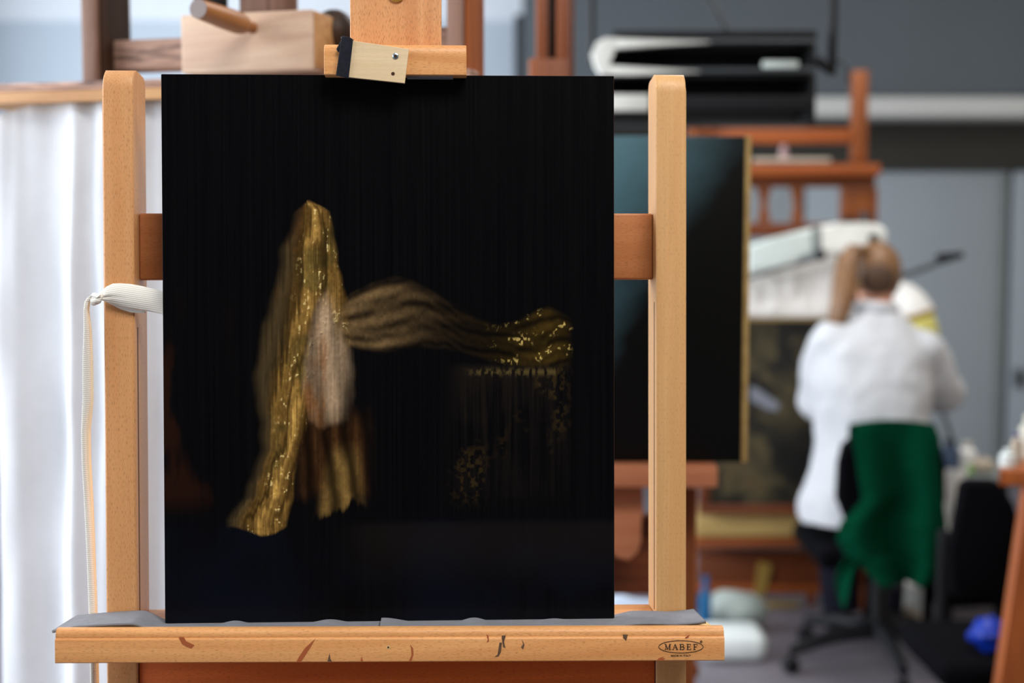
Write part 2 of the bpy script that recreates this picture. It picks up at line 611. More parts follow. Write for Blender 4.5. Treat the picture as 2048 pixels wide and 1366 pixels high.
# slots on the inner faces
z0, z1 = F.P(270, 1235, PF).z, F.P(270, 655, PF).z
B().box(ax1 - .0004, ax1 + .0003, PF + .012, PF + .0155, z0, z1).build('slot', M['groove'], post_a)
z1 = F.P(1307, 604, PF).z
B().box(bx0 - .0003, bx0 + .0004, PF + .012, PF + .0155, z0, z1).build('slot', M['groove'], post_b)
b = B()
p, q = F.P(274, 560, 0.046), F.P(1304, 427, 0.046)
b.box(ax1 + .0002, bx0 - .0002, 0.046, 0.072, p.z, q.z, 0.0022, 3)
b.build('crossbar', M['beech_bar'], easel)
# ledge: moulded front rail, tray, back rail
YM = -0.048
p, q = F.P(110, 1327, YM), F.P(1449, 1258, YM)
zb_, zt_ = p.z, F.P(110, 1261, YM).z
st = F.P(110, 1280.5, YM).z
prof = [(YM, zb_ + .001), (YM + .001, zb_), (YM + .016, zb_), (YM + .016, zt_), (YM + .009, zt_)]
for k in range(1, 6):
    a = math.pi / 2 + math.pi / 2 * k / 5
    prof.append((YM + .009 + .0062 * math.cos(a), zt_ - .0075 + .0075 * math.sin(a)))
prof += [(YM + .0028, st + .0014), (YM + .0006, st + .0004), (YM, st - .0008)]
SHEAR = (F.P(1449, 1321.5, YM).z - zb_) / (q.x - p.x)
rx0 = p.x
b = B().prism([(p.x, y, z) for y, z in prof], (q.x - p.x, 0, 0), 0.0)
for v in b.bm.verts:
    v.co.z += SHEAR * (v.co.x - rx0)
b.build('front_rail', M['beech_x'], easel, smooth=40)
rail = easel.children[-1]
trz = G - 0.0032
pr = F.P(1431, 1256, YM + .017)
pl = F.P(121, 1256, YM + .017)
tx0, tx1 = pl.x, pr.x
b = B()
cpr = 0.012
poly = [(tx0, YM + .0165), (tx1, YM + .0165), (tx1 - .004, YM + .048), (tx1 - .012, YM + .068), (tx0, YM + .068)]
b.prism([(x, y, trz - .014) for x, y in poly], (0, 0, .014), 0.0008, 1)
for v in b.bm.verts:
    v.co.z += .35 * SHEAR * max(0, v.co.x - .2)
b.build('tray', M['beech_raw'], easel)
B().box(ax1 + .0002, bx0 - .0002, PF + .002, PB - .004, trz - .03, trz + .0015, 0.0012).build('back_rail', M['beech_x'], easel)
p = F.P(265, 1327, PF + .004)
B().box(ax1 + .001, bx0 - .001, PF + .004, PF + .026, 0.33, zb_ + .01, 0.001).build('lower_panel', M['beech_shaded'], easel)
# mast and top clamp
p, q = F.P(700, 60, 0.026), F.P(883, 60, 0.026)
B().box(p.x, q.x, 0.026, 0.050 - .005, G + .25, G + PH + .36, 0.0015).build('mast', M['beech_mast'], easel)
mast = easel.children[-1]
p = F.P(793, -12, 0.026)
B().lathe([(0, 0), (.0092, 0), (.0092, .002), (.006, .004), (0, .0044)], (p.x, 0.026, p.z), (0, -1, 0), 24).build('brass_stud', M['brass'], mast, 'round brass stud')
YC = -0.020
p, q = F.P(648, 151, YC), F.P(933, 88, YC)
zc0, zc1 = max(p.z, G + PH + .0022), q.z
zlip = F.P(790, 150.5, YC).z
prof = [(YC, zlip + .001), (YC + .001, zlip), (-.0032, zlip), (-.0032, zc0), (.0255, zc0), (.0255, zc1), (YC + .008, zc1)]
for k in range(1, 7):
    a = math.pi / 2 + math.pi / 2 * k / 6
    prof.append((YC + .008 + .008 * math.cos(a), zc1 - .011 + .011 * math.sin(a)))
b = B()
b.prism([(p.x, y, z) for y, z in prof], (q.x - p.x, 0, 0), 0.0010, 2)
b.build('top_clamp', M['beech_x'], easel, smooth=40)
clamp = easel.children[-1]
p, q = F.P(814, 154, YC + .004), F.P(906, 150, YC + .004)
B().box(p.x, q.x, YC + .003, -.0033, zlip - .0016, zlip - .0001).build('grip_pad', M['foam'], clamp, 'grey pad under the clamp')
# thin plywood cover plate screwed to the clamp
YP = YC - .0042


def quad(pts, y):
    return [F.P(u, v, y) for u, v in pts]


plate_pts = quad([(688, 153.5), (809.5, 166.5), (818, 98), (697, 80)], YP)
B().prism(plate_pts, (0, .0036, 0), 0.0003, 1).build('cover_plate', M['plywood'], clamp, 'thin pale plywood plate screwed on at a tilt')
plate = clamp.children[-1]
p = F.P(791, 112, YP)
b = B().lathe([(0, -.0002), (.0034, -.0002), (.0033, .0006), (.0024, .0013), (.0012, .0015), (0, .0015)], (p.x, YP, p.z), (0, -1, 0), 24)
b.build('screw', M['steel'], plate)
b = B()
for w, h in ((.0011, .0011),):
    b.box(p.x - w, p.x + w, YP - .0018, YP - .0014, p.z - h, p.z + h)
b.build('screw_recess', M['hole'], plate)
p = F.P(786, 147.5, YP)
B().lathe([(0, 0), (.0019, 0), (.0019, .0002), (0, .0002)], (p.x, YP, p.z), (0, -1, 0), 20).build('screw_hole', M['hole'], plate)
# feet on the floor (below the picture's edge)
for x0, x1 in ((ax0, ax1), (bx0, bx1)):
    fz = 0.0
    b = B()
    pts = []
    for y, z in ((-.30, 0.002), (.34, 0.002), (.34, .05), (.12, .09), (-.10, .09), (-.30, .05)):
        w = EM.to_3x3().inverted() @ Vector((0, y, z))
        pts.append((x0, w.y, w.z))
    b.prism(pts, (x1 - x0, 0, 0), 0.002)
    b.build('foot', M['beech_bar'], easel)
B().box(ax1 + .0002, bx0 - .0002, PF + .01, PF + .045, .12, .19, 0.002).build('stretcher', M['beech_bar'], easel)

# ------ printing on the rail
YT = YM - .00005
INK_D = .0003


def rail_xy(u, v):
    p = F.P(u, v, YM)
    return p.x, p.z


def stroke(b, p, q, w, hz=True):
    """A stroke between two pixel points, w pixels thick."""
    (x0, z0), (x1, z1) = rail_xy(*p), rail_xy(*q)
    d = Vector((x1 - x0, z1 - z0))
    n = Vector((-d.y, d.x)).normalized() * (w * 0.000519 / 2)
    b.prism([(x0 + n.x, YT, z0 + n.y), (x0 - n.x, YT, z0 - n.y), (x1 - n.x, YT, z1 - n.y), (x1 + n.x, YT, z1 + n.y)], (0, -INK_D, 0))


def arc_strokes(b, c, ru, rv, a0, a1, w, n=12):
    pts = [(c[0] + ru * math.cos(a0 + (a1 - a0) * k / n), c[1] - rv * math.sin(a0 + (a1 - a0) * k / n)) for k in range(n + 1)]
    for p, q in zip(pts, pts[1:]):
        stroke(b, p, q, w)


b = B()
arc_strokes(b, (1361.8, 1293.4), 44.4, 12.3, 0, 2 * math.pi, 1.0, 64)
b.build('logo_oval', M['ink'], rail)
T, Bo = 1288.3, 1299.0
b = B()
TK, TN = 1.9, 0.8


def serif(u, v, w=4.6):
    stroke(b, (u - w / 2, v), (u + w / 2, v), TN)


# M
stroke(b, (1331.2, T), (1331.2, Bo), TN); stroke(b, (1339.6, T), (1339.6, Bo), TK)
stroke(b, (1331.4, T), (1335.4, Bo), TK * .8); stroke(b, (1335.4, Bo), (1339.4, T), TN)
serif(1330.6, T, 3.4); serif(1340.2, T, 3.6); serif(1331, Bo, 4.0); serif(1339.8, Bo, 4.4)
# A
stroke(b, (1345.8, Bo), (1350.0, T), TN); stroke(b, (1350.0, T), (1354.4, Bo), TK)
stroke(b, (1347.4, 1295.3), (1352.6, 1295.3), TN); serif(1346, Bo, 3.8); serif(1354.2, Bo, 4.2)
# B
stroke(b, (1361.0, T), (1361.0, Bo), TK); stroke(b, (1359, T), (1364.5, T), TN); stroke(b, (1361, 1293.4), (1365, 1293.4), TN)
stroke(b, (1359, Bo), (1365, Bo), TN)
arc_strokes(b, (1364.5, 1290.85), 2.7, 2.55, math.pi / 2, -math.pi / 2, 1.3)
arc_strokes(b, (1365.0, 1296.2), 3.2, 2.8, math.pi / 2, -math.pi / 2, 1.5)
# E
stroke(b, (1375.2, T), (1375.2, Bo), TK); stroke(b, (1373.2, T), (1381.2, T), TN); stroke(b, (1373.2, Bo), (1381.8, Bo), TN)
stroke(b, (1375, 1293.5), (1379.4, 1293.5), TN); stroke(b, (1381, T), (1381, T + 2.4), TN); stroke(b, (1381.6, Bo), (1381.8, Bo - 2.8), TN)
stroke(b, (1379.4, 1292.2), (1379.4, 1294.8), TN)
# F
stroke(b, (1388.6, T), (1388.6, Bo), TK); stroke(b, (1386.6, T), (1394.8, T), TN); serif(1388.8, Bo, 4.8)
stroke(b, (1388.6, 1293.5), (1392.6, 1293.5), TN); stroke(b, (1394.6, T), (1394.6, T + 2.4), TN); stroke(b, (1392.6, 1292.2), (1392.6, 1294.8), TN)
b.build('logo_lettering', M['ink'], rail)


def small_text(body, u, v, height_px, name, align='CENTER', stretch=1.0):
    c = bpy.data.curves.new(name, 'FONT')
    c.body = body
    c.align_x = align
    c.size = height_px * 0.000519 / 0.70
    c.extrude = 0.0001
    c.offset = height_px * 0.000519 * 0.012
    c.materials.append(M['ink'])
    o = bpy.data.objects.new(name, c)
    COL.objects.link(o)
    o.parent = rail
    x, z = rail_xy(u, v)
    o.location = (x, YT - .0001, z)
    o.rotation_euler = (math.pi / 2, 0, 0)
    o.scale = (stretch, 1, 1)
    bpy.context.view_layer.update()
    me = bpy.data.meshes.new_from_object(o.evaluated_get(bpy.context.evaluated_depsgraph_get()))
    m2 = bpy.data.objects.new(name, me)
    COL.objects.link(m2)
    m2.parent = rail
    m2.matrix_basis = o.matrix_basis
    bpy.data.objects.remove(o)
    m2.name = name
    return m2


small_text('MADE IN ITALY', 1361.5, 1313.0, 3.9, 'origin_lettering', stretch=1.06)
small_text('R', 1402.4, 1284.8, 2.6, 'registered_letter')
b = B()
arc_strokes(b, (1402.4, 1283.4), 2.2, 2.2, 0, 2 * math.pi, 0.5, 20)
b.build('registered_ring', M['ink'], rail)


# paint stains and a screw hole on the rail
def blot(pts, mat, name='paint_stain'):
    b = B()
    b.prism([(x, YT, z) for x, z in [rail_xy(u, v) for u, v in pts]], (0, -.00012, 0))
    b.build(name, mat, rail)


blot([(357, 1274), (368, 1274), (372, 1282), (382, 1287), (389, 1290), (383, 1297), (374, 1294), (364, 1288)], M['stain'])
blot([(593, 1323), (597, 1315), (610, 1296), (631, 1277), (622, 1293), (606, 1318), (602, 1324)], M['stain'])
blot([(655, 1323), (659, 1306), (661, 1318), (664, 1323)], M['stain_dark'])
blot([(721, 1322), (723, 1312), (726, 1322)], M['stain'])
blot([(818, 1322), (823, 1310), (822, 1296), (820, 1289), (826, 1296), (827, 1309), (823, 1322)], M['stain'])
blot([(999, 1285), (1004, 1285), (1002, 1304), (997, 1313), (989, 1314), (995, 1309)], M['stain_dark'])
blot([(1044, 1279), (1049, 1290), (1046, 1299), (1042, 1294), (1046, 1289)], M['stain_dark'])
blot([(1003, 1271), (1012, 1271), (1008, 1283), (1011, 1296), (1006, 1294)], M['stain_dark'])
blot([(1245, 1269), (1256, 1269), (1252, 1282), (1247, 1276)], M['stain_dark'])
blot([(1313, 1321), (1318, 1316), (1328, 1313), (1325, 1317), (1331, 1316), (1326, 1321)], M['stain'])
blot([(1370, 1275), (1376, 1271), (1380, 1269), (1378, 1273), (1372, 1277)], M['stain'])
blot([(972, 1269), (977, 1271), (978, 1283), (973, 1285), (976, 1278)], M['stain'])
x, z = rail_xy(776.5, 1294.5)
B().lathe([(0, 0), (.0018, 0), (.0018, .0002), (0, .0002)], (x, YM, z), (0, -1, 0), 16).build('screw_hole', M['beech_raw'], rail)
B().lathe([(0, 0), (.0011, 0), (.0011, .0003), (0, .0003)], (x, YM, z), (0, -1, 0), 16).build('screw_bore', M['hole'], rail)


# ------------------------------------------------------------------ the dark panel painting (a generic stand-in picture)
def fbm(h, w, cy, cx, octaves=4, seed=0):
    rng = np.random.default_rng(seed)
    out = np.zeros((h, w))
    amp = 1.0
    tot = 0
    for o in range(octaves):
        gy, gx = max(2, int(cy * 2 ** o)), max(2, int(cx * 2 ** o))
        g = rng.random((gy + 2, gx + 2))
        yy = np.linspace(0, gy, h)
        xx = np.linspace(0, gx, w)
        y0, x0 = yy.astype(int), xx.astype(int)
        fy, fx = (yy - y0)[:, None], (xx - x0)[None, :]
        fy, fx = fy * fy * (3 - 2 * fy), fx * fx * (3 - 2 * fx)
        q = (g[y0][:, x0] * (1 - fy) * (1 - fx) + g[y0][:, x0 + 1] * (1 - fy) * fx
             + g[y0 + 1][:, x0] * fy * (1 - fx) + g[y0 + 1][:, x0 + 1] * fy * fx)
        out += amp * q
        tot += amp
        amp *= 0.55
    return out / tot


def paint_picture(nx, ny):
    """Soft gold drapery on a near-black ground; returns linear colours and relief height."""
    U = np.linspace(322, 1228, nx)[None, :] + np.zeros((ny, 1))
    V = np.linspace(1247, 148, ny)[:, None] + np.zeros((1, nx))
    ss = lambda x, a, b: np.clip((x - a) / (b - a), 0, 1) ** 2 * (3 - 2 * np.clip((x - a) / (b - a), 0, 1))
    lin = lambda c: np.array(srgb(*c)[:3])
    n1 = fbm(ny, nx, 6, 5, 5, 1)
    n2 = fbm(ny, nx, 60, 60, 3, 2)
    streak = fbm(ny, nx, 6, 150, 3, 3)
    wood_ = fbm(ny, nx, 3, 220, 2, 4)
    warm = fbm(ny, nx, 5, 12, 4, 5)
    C = np.zeros((ny, nx, 3)) + lin((6, 6, 8))
    C += (wood_ - 0.5)[..., None] * lin((8, 8, 8)) * 0.8
    def blend(mask, col):
        nonlocal C
        C = C * (1 - mask[..., None]) + mask[..., None] * np.asarray(col)
    # warm umber scumble beside the drapery and along its foot
    m = ss(520 - U, 0, 160) * ss(V, 560, 760) * ss(1040 - V, 0, 60) * ss(warm, .5, .66)
    blend(m * .55, lin((46, 22, 10)))
    # deep blue ground below a level line
    m = ss(V, 1020, 1075) * ss(n1, .25, .75)
    blend(m * .8, lin((9, 13, 24)))
    blend(ss(V, 1040, 1060) * ss(U, 640, 760) * ss(1200 - V, 0, 120) * .35, lin((32, 27, 24)))
    # a low dark draped block
    m = ss(U, 880, 930) * ss(1150 - U, 0, 40) * ss(V, 722, 740) * ss(1030 - V, 0, 60)
    blend(m * .9 * ss(streak * .5 + n1 * .5, .30, .62) * (1 - .5 * ss(V, 800, 1020)), lin((24, 20, 17)))
    m2 = m * ss(fbm(ny, nx, 120, 120, 3, 31), .46, .66) * ss(fbm(ny, nx, 8, 9, 3, 9), .45, .64)
    blend(m2 * .5, lin((62, 48, 24)))
    edge = np.exp(-((V - 745) / 7.0) ** 2) * ss(U, 920, 960) * ss(1140 - U, 0, 30)
    blend(edge * ss(fbm(ny, nx, 90, 150, 3, 32), .40, .62) * .7, lin((92, 78, 44)))
    H = (wood_ - 0.5) * 0.00006

    # main fall of gold cloth: a swept band with folds, widening and curling at the foot
    fine = fbm(ny, nx, 170, 170, 2, 21)
    vv = np.array([396, 420, 470, 540, 600, 680, 760, 840, 920, 990, 1040, 1082])
    lft = np.array([596, 578, 566, 552, 536, 510, 502, 508, 506, 484, 448, 452])
    rgt = np.array([622, 650, 662, 676, 694, 700, 650, 610, 592, 582, 574, 566])
    wl = np.interp(V, vv, lft) + (fbm(ny, nx, 22, 3, 2, 6) - .5) * 22
    wr = np.interp(V, vv, rgt) + (fbm(ny, nx, 22, 3, 2, 7) - .5) * 16
    t = (U - wl) / np.maximum(wr - wl, 1)
    hem = 1066 - 9 * np.sin((U - 430) * .05) + 30 * (n1 - .5) + 14 * (warm - .5)
    m = ss(U - wl, -6, 22) * ss(wr - U, -3, 9) * ss(V - 396 - 60 * (t - .6) ** 2, 0, 12) * ss(hem - V, 0, 7)
    flow = t * 16 + 5.0 * n1 + (V - 400) * .010 + streak * 4
    fold = 0.5 + 0.5 * np.sin(flow)
    crease = 0.5 + 0.5 * np.sin(flow * 2.7 + 6 * warm)
    body = 0.22 + 0.78 * np.exp(-((t - .64) / .34) ** 2)
    val = body * (0.35 + 0.55 * fold + .35 * crease) * (0.45 + 1.0 * streak) * (.75 + .5 * fine)
    base = val[..., None] * lin((128, 94, 44)) + (val ** 2.2)[..., None] * lin((96, 80, 40))
    veil = ss(.34 - t, 0, .2)
    base = base * (1 - .6 * veil[..., None]) + (veil * (.35 + 1.1 * streak))[..., None] * lin((58, 50, 34))
    green = ss(fbm(ny, nx, 14, 9, 3, 8), .54, .66) * ss(t, .2, .5)
    base = base * (1 - .5 * green[..., None]) + .5 * (green * val)[..., None] * lin((66, 70, 36))
    red = ss(warm, .56, .66)
    base = base * (1 - .35 * red[..., None]) + .35 * (red * val)[..., None] * lin((128, 70, 34))
    blend(np.clip(m, 0, 1), base)
    spark = ss(fine, .60, .70) * ss(n2, .50, .62) * ss(crease, .3, .9) * m * ss(t, .25, .5)
    blend(spark * .85, lin((226, 200, 132)))
    H += m * (0.00030 * fold * streak + 0.0006 * spark + .00025 * fine + .0002 * crease)

    # pale inner fold
    vv = np.array([560, 600, 660, 720, 790, 840, 862])
    wl = np.interp(V, vv, [654, 624, 602, 594, 598, 612, 634]) + (n1 - .5) * 34 + (streak - .5) * 10
    wr = np.interp(V, vv, [664, 670, 680, 692, 704, 700, 676]) + (n1 - .5) * 40 + (streak - .5) * 14
    t = (U - wl) / np.maximum(wr - wl, 1)
    m = ss(U - wl, -3, 10) * ss(wr - U, -3, 34) * ss(V, 556, 640) * ss(862 + 50 * (warm - .5) - V, 0, 16)
    f = fbm(ny, nx, 9, 130, 3, 11)
    pl_ = 0.5 + .5 * np.sin(t * 13 + 5 * n1 - (V - 600) * .01)
    val = (0.25 + .9 * f) * (0.4 + .6 * np.exp(-((t - .42) / .36) ** 2)) * (.65 + .45 * pl_) * (.8 + .4 * fine)
    tint = ss(warm, .45, .62)[..., None]
    blend(m, val[..., None] * (lin((188, 160, 128)) * (1 - tint) + lin((170, 116, 70)) * tint))
    H += m * (.0004 * f + .0002 * fine)
    # dim skirt of the cloth, brown with a lighter gold end
    m = ss(U, 580, 606) * ss(752 - U, 0, 46) * ss(V, 800, 870) * ss(1026 - V + 70 * (n1 - .5) + 24 * (streak - .5), 0, 40)
    f = 0.5 + 0.5 * np.sin((U + (V - 850) * -.10) * .15 + 7 * n1)
    blend(m * .8, (0.12 + .9 * f * streak * (.6 + .8 * fine))[..., None] * lin((84, 54, 28)))
    m = ss(U - (654 - (V - 880) * .20), -10, 26) * ss(716 + (V - 880) * .05 - U, -10, 30) * ss(V, 876, 930) * ss(1034 - V + 60 * (warm - .5) + 20 * (streak - .5), 0, 16)
    blend(m * .9, (0.15 + .8 * f * (0.4 + streak) * (.7 + .6 * fine))[..., None] * lin((132, 104, 56)))
    H += m * (.0003 * f + .0002 * fine)
    def soft(x, xp, fp, sig=24.0):
        g = np.arange(300, 1260, 2.0)
        k_ = np.exp(-0.5 * (np.arange(-60, 61) * 2.0 / sig) ** 2)
        pad = np.pad(np.interp(g, xp, fp), 60, mode='edge')
        return np.interp(x, g, np.convolve(pad, k_ / k_.sum(), 'valid'))
    # a swag of the same cloth carried across to the low block, sinking into shade midway
    kx = [660, 700, 750, 830, 900, 970, 1030, 1075, 1110, 1146]
    vtop = soft(U, kx, [612, 584, 560, 560, 606, 640, 640, 616, 606, 640]) + (n1 - .5) * 34 + (warm - .5) * 20
    vbot = soft(U, kx, [668, 694, 704, 690, 698, 722, 738, 742, 738, 730]) + (n1 - .5) * 24
    lev = soft(U, kx, [.8, .85, .75, .45, .14, .12, .34, .55, .5, .25])
    s = (V - vtop) / np.maximum(vbot - vtop, 1)
    m = ss(U, 664, 700) * ss(1148 - U, 0, 20) * ss(s, -.04, .14) * ss(1 - s, 0, .16)
    sh = 0.5 + 0.3 * np.cos((s * 2.4 + (U - 660) * .005 + 1.8 * n1) * 6.28) + .2 * np.cos((s * 5 + 2.4 * warm + n1) * 6.28)
    f = fbm(ny, nx, 40, 10, 3, 14)
    val = lev * (0.10 + .65 * sh) * (0.5 + .8 * f) * (.7 + .6 * fine)
    k = ss(U, 840, 1020)[..., None]
    blend(np.clip(m * (.35 + .65 * lev), 0, 1), val[..., None] * (lin((158, 128, 86)) * (1 - k) + lin((140, 110, 44)) * k))
    sp = ss(fine, .60, .68) * ss(n2, .50, .60) * m * ss(U, 960, 1060) * ss(sh, .3, .8)
    blend(sp * .85, lin((206, 180, 104)))
    H += m * lev * (.0002 * f + .00025 * fine) + sp * .0004
    return np.clip(C, 0, 1), H


NX, NY = 724, 878
painting = thing('panel_painting', 'dark oil painting on wooden panel with glimmering gold drapery', 'painting', matrix=EM @ Matrix.Translation((0, 0, G)))
B().box(0, PW, 0.0, 0.009, 0.0003, PH, 0.0006, 1).build('panel', plain('old oak panel edge', srgb(52, 27, 16), 0.7, scale=150, vary=0.5), painting)
Cc, Hh = paint_picture(NX, NY)
xs = np.linspace(0.0004, PW - .0004, NX)
zs = np.linspace(0.0007, PH - .0004, NY)
co = np.zeros((NY, NX, 3), np.float32)
co[..., 0] = xs[None, :]
co[..., 1] = -0.0002 - np.maximum(Hh, -.0001)
co[..., 2] = zs[:, None]
idx = np.arange(NX * NY).reshape(NY, NX)
quads = np.stack([idx[:-1, :-1], idx[:-1, 1:], idx[1:, 1:], idx[1:, :-1]], -1).reshape(-1, 4)
me = bpy.data.meshes.new('paint_layer')
me.vertices.add(NX * NY)
me.vertices.foreach_set('co', co.ravel())
me.loops.add(quads.size)
me.loops.foreach_set('vertex_index', quads.ravel().astype(np.int32))
me.polygons.add(len(quads))
me.polygons.foreach_set('loop_start', np.arange(0, quads.size, 4, dtype=np.int32))
me.polygons.foreach_set('use_smooth', np.ones(len(quads), bool))
ca = me.color_attributes.new('pigment', 'FLOAT_COLOR', 'POINT')
ca.data.foreach_set('color', np.concatenate([Cc, np.ones((NY, NX, 1))], -1).astype(np.float32).ravel())
me.update()
me.validate()
pm, nt, bs = new_mat('varnished oil paint')
vc = node(nt, 'ShaderNodeVertexColor', layer_name='pigment')
nt.links.new(vc.outputs[0], bs.inputs['Base Color'])
bs.inputs['Roughness'].default_value = 0.30
bs.inputs['Specular IOR Level'].default_value = 0.16
bump(nt, bs, noise_n(nt, mapping(nt, (900, 1, 60)), 1.0, 3.0), 0.25, 0.0004)
me.materials.append(pm)
o = bpy.data.objects.new('paint_layer', me)
COL.objects.link(o)
o.parent = painting

# ------------------------------------------------------------------ foam strips, wedge, felt strip, cotton tape
def ubump(u, c, w, h):
    return h * math.exp(-((u - c) / w) ** 2)


def foam(name, label, u0, u1, lift, slant0, slant1):
    """A thin strip on the tray; lift(u, t) raises it, t = 0 front .. 1 back."""
    yf, yb = YM + .0166, YM + .066
    xa, xb = F.P(u0, 1250, yf).x, F.P(u1, 1250, yf).x
    def fn(s, t):
        u = u0 + (u1 - u0) * s
        x = xa + (xb - xa) * s
        x += t * (slant0 * (1 - s) ** 6 + slant1 * s ** 6)
        return (x, yf + (yb - yf) * t, G - .0016 + lift(u, t))
    b = B().grid(fn, 200, 30)
    o = b.build(name, M['foam'], None, label, 'foam strip', 'foam strips on the ledge', smooth=60)
    o.matrix_basis = EM
    solidify(o, 0.0029)
    return o


def front_only(t):
    return max(0.0, min(1.0, (.585 - t) / .07))


def lift_a(u, t):
    free = max(0.0, min(1.0, (318 - u) / 60.0))
    free = free * free * (3 - 2 * free)
    z = free * (0.0052 + .0028 * math.sin((u - 150) / 100.0 * 1.2) + .0030 * t) - free * max(0, (150 - u) / 50) * .0030 * (1 - t)
    return z + front_only(t) * (ubump(u, 462, 26, .0034) + ubump(u, 655, 34, .0036)) * (0.35 + 1.6 * t)


def lift_b(u, t):
    free = max(0.0, min(1.0, (u - 1232) / 40.0))
    z = free * (0.0012 + .0026 * t + .0016 * math.sin((u - 1250) / 28.0) * .5 + max(0, (u - 1350) / 60.0) * .0026)
    z += front_only(t) * (ubump(u, 770, 40, .0040) + ubump(u, 947, 24, .0036) + ubump(u, 1110, 30, .0020)) * (0.45 + 1.5 * t)
    return z + max(0, (800 - u) / 40) * .0012 * (t < .5)


foam('foam_strip', 'grey foam strip with one end curling past the ledge beside the knotted tape', 104, 757, lift_a, .013, .001)
foam('foam_strip', 'grey foam strip lying over the ledge end with the printed oval', 760, 1412, lift_b, .001, -.005)
p, q = F.P(770, 1259, YM + .016), F.P(797, 1252, YM + .016)
w = B().box(p.x, q.x, YM + .017, YM + .030, trz + .0001, trz + .0030, 0.0003, 1).build('paper_wedge', M['white_cloth'], None, 'tiny white paper wedge under the foam where two strips meet', 'wedge')
w.matrix_basis = EM

# navy felt strip folded round the end of the plywood plate
fs = thing('felt_strip', 'dark navy felt strip wrapped round the pale plywood plate', 'felt strip', matrix=EM)
yf, ybk = YP - .0022, YP - .0001
ring = quad([(671.5, 151), (697, 156.5), (706, 81), (683, 72)], yf)
b = B()
b.prism(ring, (0, .0021, 0), 0.0009, 3)
for v in b.bm.verts:
    k = v.co * 300
    v.co.x += 0.0005 * noise.noise(k * .3)
    v.co.y += 0.0003 * noise.noise(k * .4 + Vector((5, 0, 0)))
b.build('wrap', M['felt'], fs, smooth=60)
b = B()
b.prism(quad([(681, 74), (705, 82), (706.5, 79), (700, 74.5), (686, 71.5)], yf + .0006), (0, .0076, 0), 0.0006, 2)
b.build('top_fold', M['felt'], fs, smooth=60)
b = B()
b.prism(quad([(683, 78), (672.5, 98), (676, 104), (681, 103), (686, 88)], yf + .0016), (0, .0022, 0), 0.0006, 2)
b.build('flap', M['felt'], fs, smooth=60)

# white cotton tape tied round the post
tape = thing('cotton_tape', 'white ribbed cotton tape knotted round the beech post with a hanging tail', 'tape', matrix=EM)
up = [(334, 585), (322, 582), (305, 577.5), (285, 572.5), (262, 568.2), (240, 566.8), (226, 567.5), (214, 573), (205, 581), (198, 588)]
lo = [(334, 632), (322, 628), (305, 624), (285, 620), (262, 616), (240, 611), (226, 607), (214, 604), (205, 601), (199, 600)]


def lerp_list(l, s):
    k = s * (len(l) - 1)
    i = min(int(k), len(l) - 2)
    f = k - i
    return tuple(a + (b_ - a) * f for a, b_ in zip(l[i], l[i + 1]))


def band(s, t):
    a, c = lerp_list(up, s), lerp_list(lo, s)
    u, v = a[0] + (c[0] - a[0]) * t, a[1] + (c[1] - a[1]) * t
    y = .0205 - .0075 * math.sin(min(1, s * 1.05) * math.pi) ** .7 * math.sin(math.pi * (0.12 + .76 * t)) ** .6
    y -= 0.0035 * s ** 3
    y -= .0016 * math.exp(-((t - (.55 + .35 * (1 - s))) / .10) ** 2) * (s > .3) * (s - .3)
    y += .0035 * math.exp(-((t - .66) / .09) ** 2) * max(0, s - .45) * 1.6
    if s < .25:
        y = y * (s / .25) + .0125 * (1 - s / .25)
    p = F.P(u, v, y)
    return p


solidify(B().grid(band, 60, 26).build('band', M['tape'], tape, smooth=80), .0006)
up2 = [(290, 622), (270, 618), (245, 611), (222, 603), (207, 598)]
lo2 = [(292, 625.5), (276, 626), (262, 625), (240, 618), (212, 604)]
solidify(B().grid(lambda s, t: F.P(*[a + (c - a) * t for a, c in zip(lerp_list(up2, s), lerp_list(lo2, s))], .0195), 20, 6)
         .build('under_layer', M['tape'], tape, smooth=80), .0005)
b = B()
kp = [F.P(u, v, y) for u, v, y in ((202, 590, .012), (196, 601, .006), (188, 604, .009), (184, 597, .014), (189, 591, .010), (197, 594, .005), (199, 601, .010))]
b.tube(kp, [.0030, .0040, .0042, .0036, .0034, .0036, .0026], 12)
b.ball(F.P(191, 598, .011), (.0050, .005, .0045), 14)
b.build('knot', M['tape'], tape, smooth=80)
mid = [(189, 591), (182, 595), (176, 604), (174, 620), (177, 660), (178, 720), (179, 800), (175, 860), (176, 920), (180, 1000), (184, 1100), (187, 1200), (189, 1280), (191, 1366), (192, 1420)]
wid = [3, 3.5, 4, 4, 6, 8, 8, 6, 6, 6.5, 6.5, 7, 7, 7, 7]
twist = [0.2, .2, .5, .9, .9, .6, .5, .8, .9, .9, .8, .7, .7, .8, .8]


def tail(s, t):
    k = s * (len(mid) - 1)
    i = min(int(k), len(mid) - 2)
    f = k - i
    f2 = f
    u = mid[i][0] * (1 - f2) + mid[i + 1][0] * f2
    v = mid[i][1] * (1 - f2) + mid[i + 1][1] * f2
    w_ = wid[i] * (1 - f2) + wid[i + 1] * f2
    tw = twist[i] * (1 - f2) + twist[i + 1] * f2
    y = .012 + min(1, max(0, (v - 600) / 400)) * .02
    return F.P(u + (t - .5) * 2 * w_, v, y + (t - .5) * tw * .006 - .0025 * math.sin(t * math.pi) * tw)


solidify(B().grid(tail, 90, 8).build('tail', M['tape_cream'], tape, 'cream side of the hanging tail', smooth=80), .0006)
solidify(B().grid(lambda s, t: tail(s, t) + Vector((-.0016 + .0010 * math.sin(s * 9), -.0035, 0)), 90, 6).build('tail', M['tape'], tape, 'white side of the hanging tail', smooth=80), .0006)

